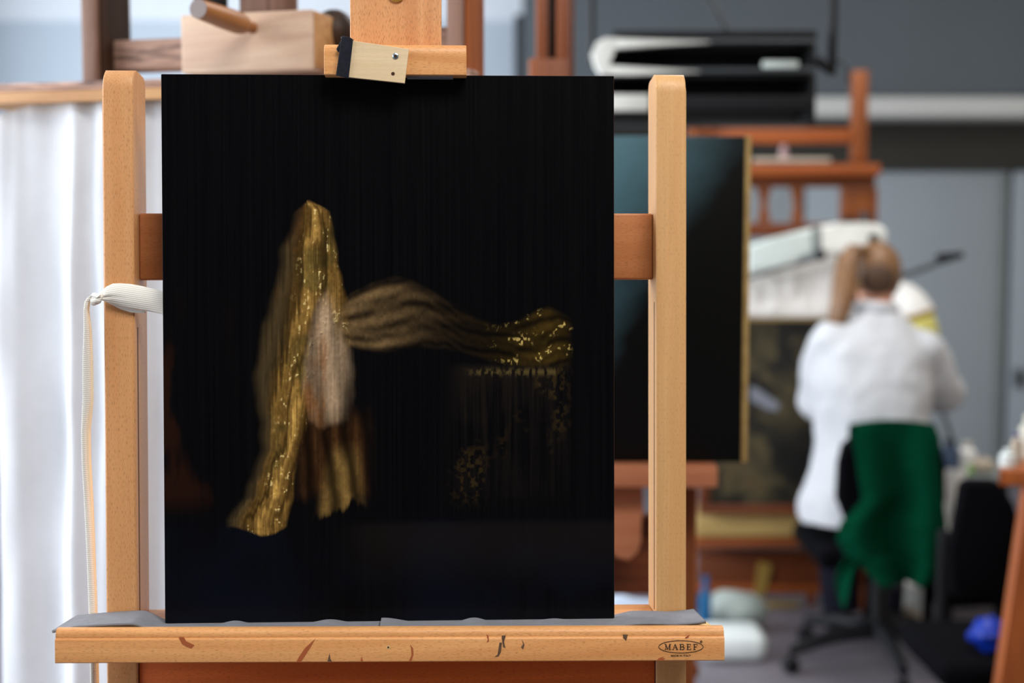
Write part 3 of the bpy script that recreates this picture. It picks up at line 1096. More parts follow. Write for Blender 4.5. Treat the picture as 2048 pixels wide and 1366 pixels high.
# ------------------------------------------------------------------ old oak easel behind, turned a little, with a sheet hung from it
yaw = R(-16)
LM = Matrix.Translation((at(500, 460, 2.2).x, 2.2, 0)) @ Matrix.Rotation(yaw, 4, 'Z')
L = Frame(LM)
old = thing('oak_easel', 'massive old oak easel with a crank block and wide tray', 'easel', matrix=LM)
xl, xr = L.P(-90, 180, 0).x, L.P(938, 140, 0).x
zt1, zs1, zb1 = L.P(120, 162.5, 0).z, L.P(120, 180, 0).z, L.P(120, 203, 0).z
prof = [(0, zb1), (.22, zb1), (.22, zs1 - .001), (0, zs1 - .001)]
B().prism([(xl, y, z) for y, z in prof], (xr - xl, 0, 0), .003).build('tray', M['pine_x'], old)
b = B()
b.box(xl, xr, .006, .05, zs1, zs1 + (zt1 - zs1) * .42, .002)
b.box(xl, xr, .010, .05, zs1 + (zt1 - zs1) * .46, zt1, .002)
b.build('tray_moulding', M['old_oak'], old)
zt2 = zt1
for (u0, u1) in ((163, 191), (893, 924)):
    yp = .055
    p, q = L.P(u0, 100, yp), L.P(u1, 100, yp)
    po = B().box(p.x, q.x, yp, yp + .11, .06, 2.35, .002).build('post', M['old_oak_z'], old)
    s = B()
    s.box(q.x + .0003, q.x + .004, yp + .012, yp + .10, zt2 + .002, 2.3, .001)
    s.build('side_tone', M['old_oak_dark'] if u0 < 500 else M['orange_z'], po, 'thin slab colouring the post side')  # side tone put in a slab: left dark as shade, right orange
    B().box(p.x - .01, q.x + .01, -.30, .45, 0.0, .06, .004).build('foot', M['old_oak_z'], old)
xp0, xp1 = L.P(191, 100, .055).x + .0045, L.P(893, 100, .055).x - .0005
za, zb2 = L.P(290, 140, .10).z, L.P(290, 78, .10).z
B().box(xp0, xp1, .10, .145, za, zb2, .003).build('crossbar', M['old_oak'], old)
B().box(xp0, xp1, .08, .12, .30, .38, .003).build('stretcher', M['old_oak'], old)
# crank block with dowel handle
yk = -.035
p, q = L.P(362, 152, yk), L.P(626, 18, yk)
zk0 = zt1 + .001
B().box(p.x, q.x, yk, .098, zk0, q.z, .004, 2).build('crank_block', M['box_wood'], old)
blk = old.children[-1]
h0 = L.P(505, 56, yk)
ax = Vector((-.03, -1, .035)).normalized()
pts = [h0 + ax * d for d in (0.0, .02, .028, .045, .09, .158)]
B().tube(pts, [.0085, .0085, .0135, .0165, .0160, .0138], 20).build('crank_handle', wood('handle wood', srgb(176, 116, 60), srgb(132, 80, 36), 'Y', 0.2), blk)
B().box(q.x + .0003, q.x + .003, yk + .003, .095, zk0 + .004, q.z - .003, .001).build('lit_end_face', M['pine_x'], blk, 'end face coloured yellower for the warm lamp')  # lamp light on this side put into a yellower slab
B().lathe([(0, 0), (.0135, 0), (.0132, .0006), (0, .0006)], pts[-1], ax, 24).build('handle_end', plain('worn grey end grain', srgb(150, 140, 140), .7), blk)
p = L.P(668, 66, .06)
B().ball(p, (.034, .034, .036), 18).build('round_knob', M['old_oak_dark'], old, 'dark turned knob')
p0, p1 = L.P(478, 10, .03), L.P(580, 10, .03)
B().box(p0.x, p1.x, .03, .06, q.z + .001, 2.3, .002).build('mast', M['old_oak_z'], old)
p0 = L.P(422, 10, .02)
B().lathe([(.026, q.z + .001), (.026, q.z + .35)], (p0.x, .02, 0), seg=20).build('winch_sleeve', M['black_plastic'], old, 'black sleeve on the crank block')

x0s, x1s = L.P(3, 600, .03).x, L.P(1010, 600, .03).x
rg = random.Random(3)
folds = [(rg.uniform(0, 1), rg.uniform(.014, .06), rg.uniform(.003, .012), rg.uniform(-.35, .35)) for _ in range(60)]


def sheet(s, t):
    z = zb1 - .001 - t * (zb1 - .16)
    y = .030
    for c, w_, h_, dr in folds:
        cc = c + dr * t * .08
        ww = w_ * (.45 + t * 1.2)
        y -= h_ * math.exp(-((s - cc) / ww) ** 2) * (0.35 + .9 * min(1, t * 3)) * .9
    y += .012 * noise.noise(Vector((s * 5, t * 3, 0.3))) + .006 * noise.noise(Vector((s * 16, t * 9, 2.3)))
    x = x0s + (x1s - x0s) * s + .012 * noise.noise(Vector((0.5, t * 4, 1))) * (1 - s)
    if s < .08:
        z -= (.08 - s) * .22 * (1 - t)
    return (x, y, z)


o = B().grid(sheet, 260, 60).build('white_sheet', M['sheet'], None, 'white linen sheet hanging in folds from the oak easel tray', 'sheet', smooth=80)
o.matrix_basis = LM
solidify(o, .0012)

# ------------------------------------------------------------------ dark varnished canvas on a cherry easel
YE = 2.95
ce = thing('cherry_easel', 'reddish cherry easel with slotted mast carrying the dark teal canvas', 'easel', loc=(at(1108, 0, YE).x, YE, 0))
b = B()
b.pbox(1072, -60, 1096, 118, YE, .035, .002)
b.pbox(1113, -60, 1140, 118, YE, .035, .002)
b.pbox(1058, 116, 1140, 300, YE - .004, .045, .004)
b.build('mast', M['cherry_z'], ce)
B().pbox(1141, -60, 1149, 260, YE + .012, .03, .001).build('mast_rail', M['walnut_x'], ce, 'dark strip on the mast side')
B().pbox(1096, -60, 1113, 116, YE + .03, .008, .001).build('slot_back', M['old_oak_dark'], ce, 'dark back of the mast slot')
B().pbox(760, 932, 1436, 976, YE - .16, .20, .004).build('tray', M['cherry_x'], ce)
pts = [(930, 978), (1286, 978), (1287, 1020), (1280, 1050), (1283, 1078), (1276, 1104), (1258, 1120), (1236, 1116), (1212, 1096), (1180, 1085), (1036, 1085), (1004, 1096), (980, 1116), (958, 1120), (940, 1104), (933, 1078), (936, 1050), (929, 1020)]
B().prism([at(u, v, YE - .10) for u, v in pts], (0, .03, 0), .002).build('apron', M['cherry_x'], ce, 'shaped apron under the tray')
for u0, u1 in ((830, 860), (1362, 1394)):
    p, q = at(u0, 980, YE - .02), at(u1, 980, YE - .02)
    B().box(p.x, q.x, YE - .02, YE + .05, .05, p.z + .002, .003).build('leg', M['rust_z'], ce)
    B().box(p.x - .01, q.x + .01, YE - .32, YE + .32, 0, .05, .006).build('foot', M['rust_z'], ce)
p, q = at(861, 1190, YE), at(1361, 1030, YE)
B().box(p.x + .002, q.x - .002, YE + .002, YE + .03, p.z, q.z, .002).build('lower_panel', M['walnut_x'], ce)
cv = thing('dark_canvas', 'large dark teal varnished canvas standing on the cherry easel tray', 'painting', loc=at(1130, 931, 2.83))
p, q = at(772, 931.5, 2.83), at(1491, 272, 2.83)
p.z = at(760, 932, YE - .16).z
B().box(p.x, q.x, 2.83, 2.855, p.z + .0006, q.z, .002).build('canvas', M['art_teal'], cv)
p2, q2 = at(1490.5, 931, 2.83), at(1503, 274, 2.83)
B().box(q.x + .0005, q2.x, 2.832, 2.852, p.z + .0006, q.z, .002).build('edge_batten', M['ledge_wood'], cv, 'pale wooden batten along one edge')
lump(at(1262, 1238, 3.4) + Vector((0, 0, -.02)), (.13, .10, .07), 3, .2, flat_bottom=at(1262, 1238, 3.4).z - .0742).build('cloth_bundle', M['pale_blue'], None, 'pale blue cloth bundle on a stool behind the dark panel painting', 'cloth', smooth=80)
cb = at(1262, 1238, 3.4)
st_ = thing('low_stool', 'small wooden stool under the pale blue cloth bundle', 'stool', loc=(cb.x, 3.4, 0))
zst = cb.z - .075
B().box(cb.x - .15, cb.x + .15, 3.27, 3.53, zst - .03, zst, .006).build('seat', M['walnut_x'], st_)
for sx in (-.12, .12):
    for sy in (3.30, 3.50):
        B().tube([(cb.x + sx, sy, zst - .031), (cb.x + sx * 1.15, sy + (sy - 3.4) * .15, 0)], [.016, .013], 10).build('leg', M['walnut_x'], st_)

# ------------------------------------------------------------------ black lamp bank hung from the ceiling
YR = 3.9
rig = thing('lamp_bank', 'black double lamp bank with white rounded end hung from the ceiling', 'lamp', loc=at(1415, 150, YR))


def hood(v0, v1, name):
    b = B()
    b.pbox(1212, v0, 1632, v0 + 6, YR, .20, .002)
    b.pbox(1212, v1 - 6, 1632, v1, YR, .20, .002)
    b.pbox(1212, v0 + 6, 1632, v1 - 6, YR + .18, .02, 0)
    b.pbox(1622, v0 + 6, 1632, v1 - 6, YR, .18, .001)
    b.pbox(1205, v0 + 6, 1214, v1 - 6, YR, .18, .001)
    return b.build(name, M['black_metal'], rig)


h1 = hood(86, 146, 'upper_hood')
h2 = hood(150, 246, 'lower_hood')
B().pbox(1226, 60, 1634, 79, YR + .03, .14, .004).build('top_cover', M['black_plastic'], rig)
end = [(1190, 130), (1184, 106), (1193, 84), (1210, 76), (1240, 76), (1230, 100), (1217, 130), (1226, 149), (1202, 149)]
B().prism([at(u, v, YR - .02) for u, v in end], (0, .05, 0), .002, 2).build('end_cap', M['white_metal'], rig, 'rounded white end cap')
B().prism([at(u, v, YR - .021) for u, v in [(1236, 77), (1420, 83), (1420, 85), (1300, 91), (1230, 97)]], (0, .04, 0), .001, 2).build('upper_lip', M['white_metal'], rig, 'white lip of the upper hood')
B().prism([at(u, v, YR - .021) for u, v in [(1220, 131), (1300, 136), (1400, 142), (1400, 144), (1262, 149), (1224, 149)]], (0, .04, 0), .001, 2).build('lower_lip', M['white_metal'], rig, 'white lip under the upper hood')
for k, (v0, v1, u1, m) in enumerate(((79, 86, 1630, 'charcoal'), (135, 146, 1630, 'charcoal'), (190, 222, 1625, 'black_plastic'))):
    B().pbox(1258 if k < 2 else 1214, v0, u1, v1, YR - .015, .03, .004, 3).build('rail', M[m], rig)
B().pbox(1214, 188, 1300, 222, YR - .022, .02, .006, 3).build('reflector', M['white_metal'], rig, 'white reflector end of the lower hood')
B().pbox(1526, 121, 1598, 141, YR - .012, .02, .004).build('hood_highlight', M['lamp_white'], h1)  # pale block standing in for a small highlight in the hood
for u, v1, m in ((1184, 130, .008), (1664, 150, .012)):
    p = at(u, v1, YR + .08)
    B().tube([(p.x, p.y, p.z), (p.x, p.y, ZC)], m, 12).build('hanging_rod', M['black_metal'], rig)
B().tube([at(1662, 128, YR + .08), at(1685, 122, YR + .06), at(1694, 135, YR + .05), at(1698, 168, YR + .05)], .005, 10).build('bent_bracket', M['charcoal'], rig)
B().tube([at(1634, 118, YR + .08), at(1648, 132, YR + .08), at(1664, 140, YR + .08)], .014, 10).build('swivel', M['black_metal'], rig)
B().tube([at(1184, 120, YR + .08), at(1205, 118, YR + .08)], .008, 10).build('swivel', M['black_metal'], rig)
c0 = at(1456, 62, YR + .08)
c1 = at(1420, -4, YR + .12)
d = (c1 - c0)
B().tube([c0, c0 + d * ((ZC - c0.z) / d.z)], .008, 8).build('power_cable', M['black_metal'], rig)

# ------------------------------------------------------------------ big carved easel with framed landscape
YG = 5.3
ge = thing('carved_easel', 'big rust stained easel with pierced carved head beyond the seated person', 'easel', loc=(at(1570, 0, YG).x, YG, 0))
B().pbox(1705, 140, 1738, 326, YG, .06, .004).build('mast', M['rust_z'], ge)
B().pbox(1374, 196, 1402, 322, YG, .06, .004).build('mast', M['rust_z'], ge)
B().pbox(1403, 257, 1704, 287, YG + .01, .05, .004).build('upper_beam', M['rust_x'], ge)
B().ball(at(1420, 255, YG + .0), .026, 14).build('turned_knob', M['rust_x'], ge)
B().pbox(1360, 327, 1762, 352, YG - .06, .16, .006).build('shelf', M['rust_x'], ge)
b = B()
b.pbox(1380, 353, 1752, 374, YG, .05, .003)
b.pbox(1380, 446, 1752, 474, YG, .05, .003)
b.build('head_rails', M['walnut_x'], ge)
B().pbox(1684, 375, 1756, 445, YG, .05, .002).build('head_stile', M['rust_z'], ge)
B().pbox(1380, 375, 1412, 445, YG, .05, .002).build('head_stile', M['rust_z'], ge)
for uc in (1452, 1529, 1596):
    out = [(uc - 14, 375), (uc + 14, 375), (uc + 9, 392), (uc + 5, 408), (uc + 8, 424), (uc + 13, 445), (uc - 13, 445), (uc - 8, 424), (uc - 5, 408), (uc - 9, 392)]
    B().prism([at(u, v, YG + .01) for u, v in out], (0, .03, 0), .002).build('splat', M['rust_z'], ge)
B().ball(at(1696, 440, YG - .012), .016, 12).build('iron_bolt', M['black_metal'], ge)
for u0, u1 in ((1338, 1374), (1700, 1750)):
    p, q = at(u0, 475, YG + .03), at(u1, 475, YG + .03)
    B().box(p.x, q.x, YG + .03, YG + .09, .06, p.z - .001, .004).build('leg', M['walnut_x'], ge)
    B().box(p.x - .02, q.x + .02, YG - .16, YG + .4, 0, .06, .008).build('foot', M['walnut_x'], ge)
B().pbox(1392, 1032, 1790, 1073, YG - .24, .26, .006).build('tray', M['ledge_wood'], ge)
B().pbox(1392, 1074, 1790, 1094, YG - .22, .20, .004).build('tray_beam', M['rust_x'], ge)
# things on its shelf
jz = at(1567, 326, YG).z
p = at(1567, 322, YG + .02)
gm, nt, bs = new_mat('pink glass')
bs.inputs['Base Color'].default_value = srgb(214, 176, 176)
bs.inputs['Transmission Weight'].default_value = 0.6
bs.inputs['Roughness'].default_value = 0.2
B().lathe([(0, .001), (.017, .001), (.017, .045), (.012, .052), (.012, .066), (0, .066)], (p.x, YG + .02, jz + .001), seg=18).build('glass_jar', gm, None, 'small pinkish glass jar on the shelf of the carved easel', 'jar')
p0, p1 = at(1506, 318, YG - .02), at(1660, 318, YG - .02)
B().box(p0.x, p1.x, YG - .04, YG + .0, jz + .001, jz + .016, .003).build('flat_parcel', M['beige'], None, 'flat beige parcel lying on the shelf of the carved easel', 'parcel')

YQ = 5.0
fp = thing('framed_landscape', 'dark brown landscape painting in plain ochre frame on the carved easel', 'painting', loc=at(1620, 1031, YQ))
fr0, fr1, ft, fb = at(1410, 0, YQ).x, at(1786, 0, YQ).x, at(1560, 621, YQ).z, at(1560, 1031, YQ).z + .001
fw = .035
for nm, (x0, x1, z0, z1) in (('frame_rail', (fr0, fr1, ft - fw, ft)), ('frame_rail', (fr0, fr1, fb, fb + fw)),
                             ('frame_stile', (fr0, fr0 + fw, fb + fw + .0005, ft - fw - .0005)), ('frame_stile', (fr1 - fw, fr1, fb + fw + .0005, ft - fw - .0005))):
    B().box(x0, x1, YQ, YQ + .045, z0, z1, .004).build(nm, M['ledge_wood'] if z1 == ft else M['walnut_x'], fp)
B().box(fr0 + fw * .8, fr1 - fw * .8, YQ + .012, YQ + .03, fb + fw * .8, ft - fw * .8).build('canvas', M['art_far'], fp)
pp = [at(u, v, YQ + .01) for u, v in ((1500, 772), (1514, 776), (1560, 808), (1556, 822), (1536, 820), (1500, 800))]
B().prism(pp, (0, .003, 0)).build('light_patch', plain('pale grey paint patch', srgb(120, 124, 134), .6), fp, 'pale grey passage of paint')

# crumpled tissue over the frame's upper edge
def tissue(s, t):
    x = fr0 + .03 + (at(1690, 0, YQ).x - fr0 - .03) * s
    if t < .5:
        z = ft + .003 - (.5 - t) * .05
        y = YQ - .008
    else:
        z = ft + .003 + (t - .5) * 2 * (.20 + .03 * math.sin(s * 7))
        y = YQ - .008 + (t - .5) * .16
    n_ = noise.noise(Vector((s * 5, t * 3.5, 0))) * .018 + noise.noise(Vector((s * 13, t * 9, 3))) * .006
    return (x, y - abs(n_) * 0.9 * min(1, t * 3) - .002, z + n_ * .3 * (t > .3))


solidify(B().grid(tissue, 60, 30).build('tissue_sheet', M['tissue'], None, 'crumpled white tissue draped over the top of the framed landscape', 'tissue', smooth=70), .002)

# white lamp head on boom arms
YW = 4.93
bl = thing('boom_lamp', 'long white lamp head on slim dark boom arms above the seated person', 'lamp', loc=at(1640, 500, YW))
h = [(1496, 492), (1560, 473), (1626, 457), (1628, 508), (1560, 530), (1498, 547)]
B().prism([at(u, v, YW) for u, v in h], (0, .07, 0), .010, 3).build('lamp_head', M['lamp_white'], bl)
h = [(1640, 452), (1680, 446), (1730, 445), (1762, 450), (1775, 462), (1774, 490), (1756, 500), (1700, 503), (1642, 512)]
B().prism([at(u, v, YW) for u, v in h], (0, .07, 0), .012, 3).build('lamp_head', M['white_metal'], bl, 'rounded white end of the lamp head')
B().prism([at(u, v, YW - .004) for u, v in ((1627, 456), (1641, 452), (1643, 514), (1629, 508))], (0, .078, 0), .003).build('joint_strap', M['grey_metal'], bl)
B().tube([at(1494, 556, YW - .02), at(1560, 536, YW - .02), at(1650, 512, YW - .02)], .008, 10).build('arm', M['charcoal'], bl)
B().ball(at(1641, 510, YW - .02), .020, 12).build('elbow_joint', M['black_plastic'], bl)
B().ball(at(1747, 476, YW - .01), .017, 12).build('clamp_knob', M['black_plastic'], bl)
B().tube([at(1690, 500, YW), at(1700, 548, YW + .02), at(1760, 560, YW + .04), at(1800, 553, YW + .04), at(1845, 538, YW + .02), at(1884, 522, YW)], .010, 10).build('arm', M['charcoal'], bl)
B().prism([at(u, v, YW - .02) for u, v in ((1876, 514), (1884, 507), (1926, 504), (1930, 514), (1900, 524), (1884, 528))], (0, .045, 0), .004).build('arm_handle', M['black_plastic'], bl)
# bracket holding it to the carved easel
B().tube([at(1728, 470, YW + .07), at(1730, 430, YG - .05), Vector((at(1730, 430, YG - .05).x, YG - .0003, at(1730, 430, YG - .05).z))], .014, 12).build('bracket', M['charcoal'], bl)

# white dome shade beside the head
YD = 5.14
ds = thing('dome_lamp', 'white dome lamp shade with painted yellow glow beside the seated person', 'lamp', loc=at(1822, 660, YD))
c = at(1813, 643, YD)
axd = Vector((-.35, .25, 1)).normalized()
prof = [(.106 * math.cos(a), .150 * math.sin(a)) for a in [math.pi / 2 * k / 10 for k in range(11)]]
prof = [(.100, .003)] + prof
B().lathe([(r_, h_) for r_, h_ in prof], c, axd, 28).build('shade', M['white_cloth'], ds, smooth=70)
B().lathe([(.085, -.012), (.104, -.004), (.108, .004), (.104, .010)], c, axd, 28).build('rim', M['ochre'], ds, 'ochre rim of the shade', smooth=70)
B().lathe([(.07, -.12), (.094, -.07), (.098, -.013), (.02, -.012)], c, axd, 24).build('diffuser', M['glow_yellow'], ds, 'lamp glow painted yellow on the diffuser', smooth=70)
pb = c + axd * -.115
tz = at(1950, 952, 4.75).z                                        # top of the side table it stands on
ft_ = Vector((at(1908, 900, 5.0).x, 5.0, tz))
B().tube([pb + axd * .02, pb + Vector((.03, .0, -.06)), ft_ + Vector((-.02, .0, .12)), ft_ + Vector((0, 0, .02))], .009, 10).build('stand_pole', M['charcoal'], ds)
B().lathe([(0, .0005), (.035, .0005), (.035, .012), (.012, .022), (0, .022)], ft_, seg=20).build('stand_base', M['black_metal'], ds)

# chest with brass fittings below the tray
YH = 5.22
ch = thing('wooden_chest', 'dark wooden chest with brass hasps under the carved easel tray', 'chest', loc=(at(1540, 0, YH).x, YH + .15, 0))
zc_ = at(1500, 1108, YH).z
x0c, x1c = at(1410, 0, YH).x, at(1664, 0, YH).x
B().box(x0c, x1c, YH, YH + .055, .05, zc_, .006).build('body', M['walnut_x'], ch)
B().box(x0c - .01, x1c + .01, YH - .01, YH + .065, 0.045, at(1500, 1168, YH).z, .006).build('base_rail', M['rust_x'], ch)
B().box(x0c - .01, x1c + .01, YH - .012, YH + .065, zc_ + .001, zc_ + .015, .004).build('lid', M['walnut_x'], ch)
for x in (x0c + .02, x1c - .05):
    B().box(x, x + .03, YH + .002, YH + .05, 0, .044, .003).build('foot', M['walnut_x'], ch)
hp = [at(u, v, YH - .016) for u, v in ((1517, 1122), (1545, 1130), (1532, 1180), (1520, 1214), (1504, 1212), (1512, 1165))]
B().prism(hp, (0, .006, 0), .002).build('hasp', M['brass'], ch)
B().pbox(1500, 1203, 1600, 1216, YH - .016, .006, .002).build('plate', M['brass'], ch)
B().lathe([(0, 0), (.022, 0), (.022, .006), (.008, .012), (0, .012)], at(1664, 1206, YH - .0115), (0, -1, 0), 20).build('lock_stud', M['brass'], ch)

# ------------------------------------------------------------------ seated person in a white coat, seen from behind
YPn = 4.5


def W(u, v, y):
    return at(u, v, y)


person = thing('person', 'person in a white lab coat with brown ponytail seated with back turned', 'person', loc=(at(1750, 0, 4.5).x, 4.5, 0))
head_c = W(1752, 552, 4.70)
neck_t, neck_b = W(1752, 600, 4.66), W(1752, 650, 4.60)
sh_l, sh_r = W(1668, 692, 4.58), W(1834, 706, 4.58)
el_l, el_r = W(1640, 800, 4.66), W(1884, 780, 4.64)
wr_l, wr_r = W(1690, 764, 4.80), W(1810, 758, 4.80)
hip_l, hip_r = W(1705, 996, 4.50), W(1790, 996, 4.50)
kn_l, kn_r = W(1668, 966, 4.90), W(1790, 966, 4.90)
an_l = Vector((kn_l.x + .02, 4.84, .09))
an_r = Vector((kn_r.x - .05, 4.84, .09))
b = B()
b.ball(head_c, (.073, .092, .105), 24, Matrix.Rotation(R(-28), 4, 'X'))
b.ball(head_c + Vector((0, .055, -.065)), (.048, .055, .055), 16)
b.ball(head_c + Vector((0, .112, -.035)), (.012, .020, .020), 12)
for s in (-1, 1):
    b.ball(head_c + Vector((s * .074, .012, -.02)), (.010, .018, .030), 12)
b.tube([neck_t + Vector((0, .02, .02)), neck_t, neck_b, W(1752, 700, 4.57)], [.052, .052, .058, .075], 18)
tor = []
for v, hw, dp, y in ((660, .10, .08, 4.59), (700, .165, .10, 4.57), (780, .17, .115, 4.55), (880, .15, .11, 4.52), (960, .16, .12, 4.50), (1000, .165, .12, 4.50), (1024, .14, .10, 4.50)):
    c = W(1750, v, y)
    tor.append([c + Vector((hw * math.cos(a), dp * math.sin(a), 0)) for a in [2 * math.pi * k / 24 for k in range(24)]])
b.loft(tor)
for sh, el, wr, sg in ((sh_l, el_l, wr_l, -1), (sh_r, el_r, wr_r, 1)):
    b.tube([sh, (sh + el) / 2, el], [.056, .048, .040], 14)
    b.tube([el, (el + wr) / 2, wr], [.041, .037, .027], 14)
    fw_ = (wr - el).normalized()
    palm = wr + fw_ * .055
    b.ball(wr + fw_ * .04, (.036, .045, .018), 14)
    for i, (off, ln) in enumerate(((-.028, .062), (-.010, .072), (.009, .068), (.026, .052))):
        base = palm + Vector((off, .015, 0))
        k1 = base + Vector((off * .25, .030, .010)) * (ln / .06)
        k2 = k1 + Vector((0, .018, -.016)) * (ln / .06)
        b.tube([palm + Vector((off * .6, -.01, 0)), base, k1, k2], [.010, .0095, .009, .007], 10)
    tb = wr + fw_ * .03 + Vector((-sg * .03, 0, .008))
    b.tube([wr + fw_ * .02, tb, tb + Vector((-sg * .018, .03, .008)), tb + Vector((-sg * .010, .055, .0))], [.012, .012, .0105, .008], 10)
for hp_, kn, an in ((hip_l, kn_l, an_l), (hip_r, kn_r, an_r)):
    b.tube([hp_, (hp_ + kn) / 2, kn], [.085, .075, .058], 16)
    b.ball(kn, .057, 14)
    b.tube([kn, kn * .6 + an * .4, an], [.055, .056, .038], 16)
    b.tube([an, an + Vector((0, .10, -.05))], [.040, .030], 12)
merge_skin(b.build('body', M['skin'], person, smooth=80), .0085, 3)
# eyes
for s in (-1, 1):
    B().ball(head_c + Vector((s * .030, .088, -.010)), .011, 12).build('eye', M['white_plastic'], person)
# hair: cap gathered up at the crown, cropped nape, ponytail thrown to one side
b = B()
b.ball(head_c + Vector((0, -.006, .012)), (.080, .098, .104), 26, Matrix.Rotation(R(-28), 4, 'X'))
for v in b.bm.verts:
    d = v.co - head_c
    if d.y > .045 and d.z < .06:
        v.co = head_c + d * .78
    k = v.co * 40
    v.co += d.normalized() * .004 * noise.noise(Vector((k.x, k.y, k.z * .3)))
    v.co.z = max(v.co.z, at(0, 590, 4.62).z)
b.build('hair', M['hair'], person, smooth=80)
b = B()
tie = W(1728, 500, 4.66)
ptl = [W(1748, 512, 4.66), W(1728, 500, 4.65), W(1706, 498, 4.63), W(1694, 520, 4.61), W(1690, 560, 4.59), W(1684, 600, 4.57), W(1676, 636, 4.56), W(1668, 660, 4.56)]
b.tube(ptl, [.022, .020, .024, .034, .040, .040, .034, .016], 20, flat=.75)
for v in b.bm.verts:
    k = v.co * 60
    v.co.x += .006 * noise.noise(Vector((k.x * 1.3, k.y, k.z * .12)))
    v.co.y += .006 * noise.noise(Vector((k.x * 1.3, k.y, k.z * .12 + 7)))
b.build('ponytail', M['hair'], person, smooth=80)
b = B()
b.ball(W(1756, 558, 4.605), (.055, .022, .050), 18)
b.build('cropped_nape', plain('short dark hair', srgb(78, 56, 40), .7, scale=200, vary=.3), person, 'short darker hair at the nape', smooth=80)
# white coat
b = B()
rings = []
for u, v, hw, dp, y in ((1751, 611, 34, .058, 4.625), (1752, 628, 46, .070, 4.615), (1749, 648, 78, .088, 4.60), (1745, 668, 96, .110, 4.585), (1741, 700, 114, .135, 4.57),
                        (1742, 760, 122, .155, 4.55), (1744, 830, 116, .155, 4.53), (1746, 880, 112, .155, 4.51), (1742, 940, 122, .165, 4.50), (1738, 1000, 136, .18, 4.50), (1736, 1042, 137, .19, 4.50)):
    c = W(u, v, y)
    h_ = hw * y / FPX
    rings.append([c + Vector((h_ * math.copysign(abs(math.cos(a)) ** .8, math.cos(a)), dp * math.sin(a), 0)) for a in [2 * math.pi * k / 32 for k in range(32)]])
b.loft(rings)
for sh, el, wr in ((sh_l, el_l, wr_l), (sh_r, el_r, wr_r)):
    e2 = el + Vector((.0, .0, .0))
    b.tube([sh + Vector((0, 0, .0)), sh * .5 + e2 * .5, e2], [.088, .088, .076], 20)
    b.ball(sh, .088, 18)
    b.ball(e2, .076, 18)
    b.tube([e2, e2 * .4 + wr * .6, wr], [.076, .062, .046], 18)
merge_skin(b.build('lab_coat', M['coat'], person, smooth=80), .011, 8, .034, .16)
b = B()
cc = W(1751, 615, 4.62)
b.tube([cc + Vector((.060 * math.cos(a), .058 * math.sin(a) , .004 * math.sin(a * 2))) for a in [math.pi * .9 + math.pi * 1.2 * k / 14 for k in range(15)]], .016, 10, flat=1.3)
b.build('collar', M['coat'], person, smooth=80)
for hp_, kn, an in ((hip_l, kn_l, an_l), (hip_r, kn_r, an_r)):
    b = B()
    b.ball(hp_, .105, 16)
    b.tube([hp_, (hp_ + kn) / 2, kn], [.104, .094, .076], 18)
    b.ball(kn, .076, 16)
    b.tube([kn, kn * .5 + an * .5, an + Vector((0, 0, -.01))], [.075, .072, .066], 18)
    merge_skin(b.build('trouser_leg', M['trousers'], person, smooth=80), .012, 4, .012, .08)
    b = B()
    b.ball(an + Vector((0, .06, -.045)), (.047, .12, .044), 18)
    for v in b.bm.verts:
        v.co.z = max(v.co.z, .001)
    b.build('shoe', M['black_fabric'], person, smooth=80)


# ------------------------------------------------------------------ office chair with the green garment on its back
def office_chair(name, label, uc, y, seat_z, back_pts, back_y, base_rot=0.3, sw=.24):
    cx = at(uc, 900, y).x
    t = thing(name, label, 'chair', loc=(cx, y, 0))
    b = B()
    b.box(cx - sw, cx + sw, y - .20, y + .24, seat_z - .07, seat_z, .03, 4)
    b.build('seat', M['black_fabric'], t, smooth=60)
    B().prism([at(u, v, back_y) for u, v in back_pts], (0, .06, 0), .02, 4).build('backrest', M['black_fabric'], t, smooth=60)
    zc = sum(at(u, v, back_y).z for u, v in back_pts) / len(back_pts)
    sg = 1 if back_y < y else -1
    by = back_y + (.063 if sg > 0 else .085)
    B().tube([(cx, by, zc), (cx, by + .012, seat_z - .11), (cx, y, seat_z - .088)], .016, 10).build('back_support', M['black_plastic'], t)
    B().tube([(cx, y, seat_z - .071), (cx, y, .10)], .028, 16).build('column', M['black_metal'], t)
    for k in range(5):
        a = base_rot + 2 * math.pi * k / 5
        d = Vector((math.cos(a), math.sin(a), 0))
        c0 = Vector((cx, y, .12))
        lg = B().tube([c0, c0 + d * .16 + Vector((0, 0, -.01)), c0 + d * .31 + Vector((0, 0, -.045))], [.030, .025, .017], 12).build('base_leg', M['black_plastic'], t)
        cpt = c0 + d * .315
        n = Vector((-d.y, d.x, 0))
        B().lathe([(0, -.018), (.024, -.018), (.026, 0), (.024, .018), (0, .018)], (cpt.x, cpt.y, .0265), n, 16).build('caster', M['black_plastic'], lg)
        B().tube([(cpt.x, cpt.y, .076), (cpt.x, cpt.y, .053)], .006, 8).build('caster_stem', M['black_metal'], lg)
    return t


bp = [(1688, 892), (1704, 879), (1760, 870), (1850, 875), (1884, 886), (1893, 930), (1895, 1000), (1880, 1060), (1850, 1110), (1740, 1110), (1700, 1060), (1676, 1000), (1679, 930)]
office_chair('office_chair', 'black office chair under the person in the lab coat', 1765, 4.50, .425, bp, 4.20, .93)

gpts_l = [(855, 1716), (880, 1704), (920, 1712), (1000, 1724), (1030, 1698), (1045, 1680), (1080, 1674), (1112, 1692), (1125, 1718), (1150, 1740), (1168, 1756)]
gpts_r = [(855, 1866), (880, 1880), (920, 1876), (1000, 1886), (1030, 1890), (1045, 1892), (1080, 1894), (1112, 1890), (1125, 1886), (1150, 1872), (1168, 1858)]


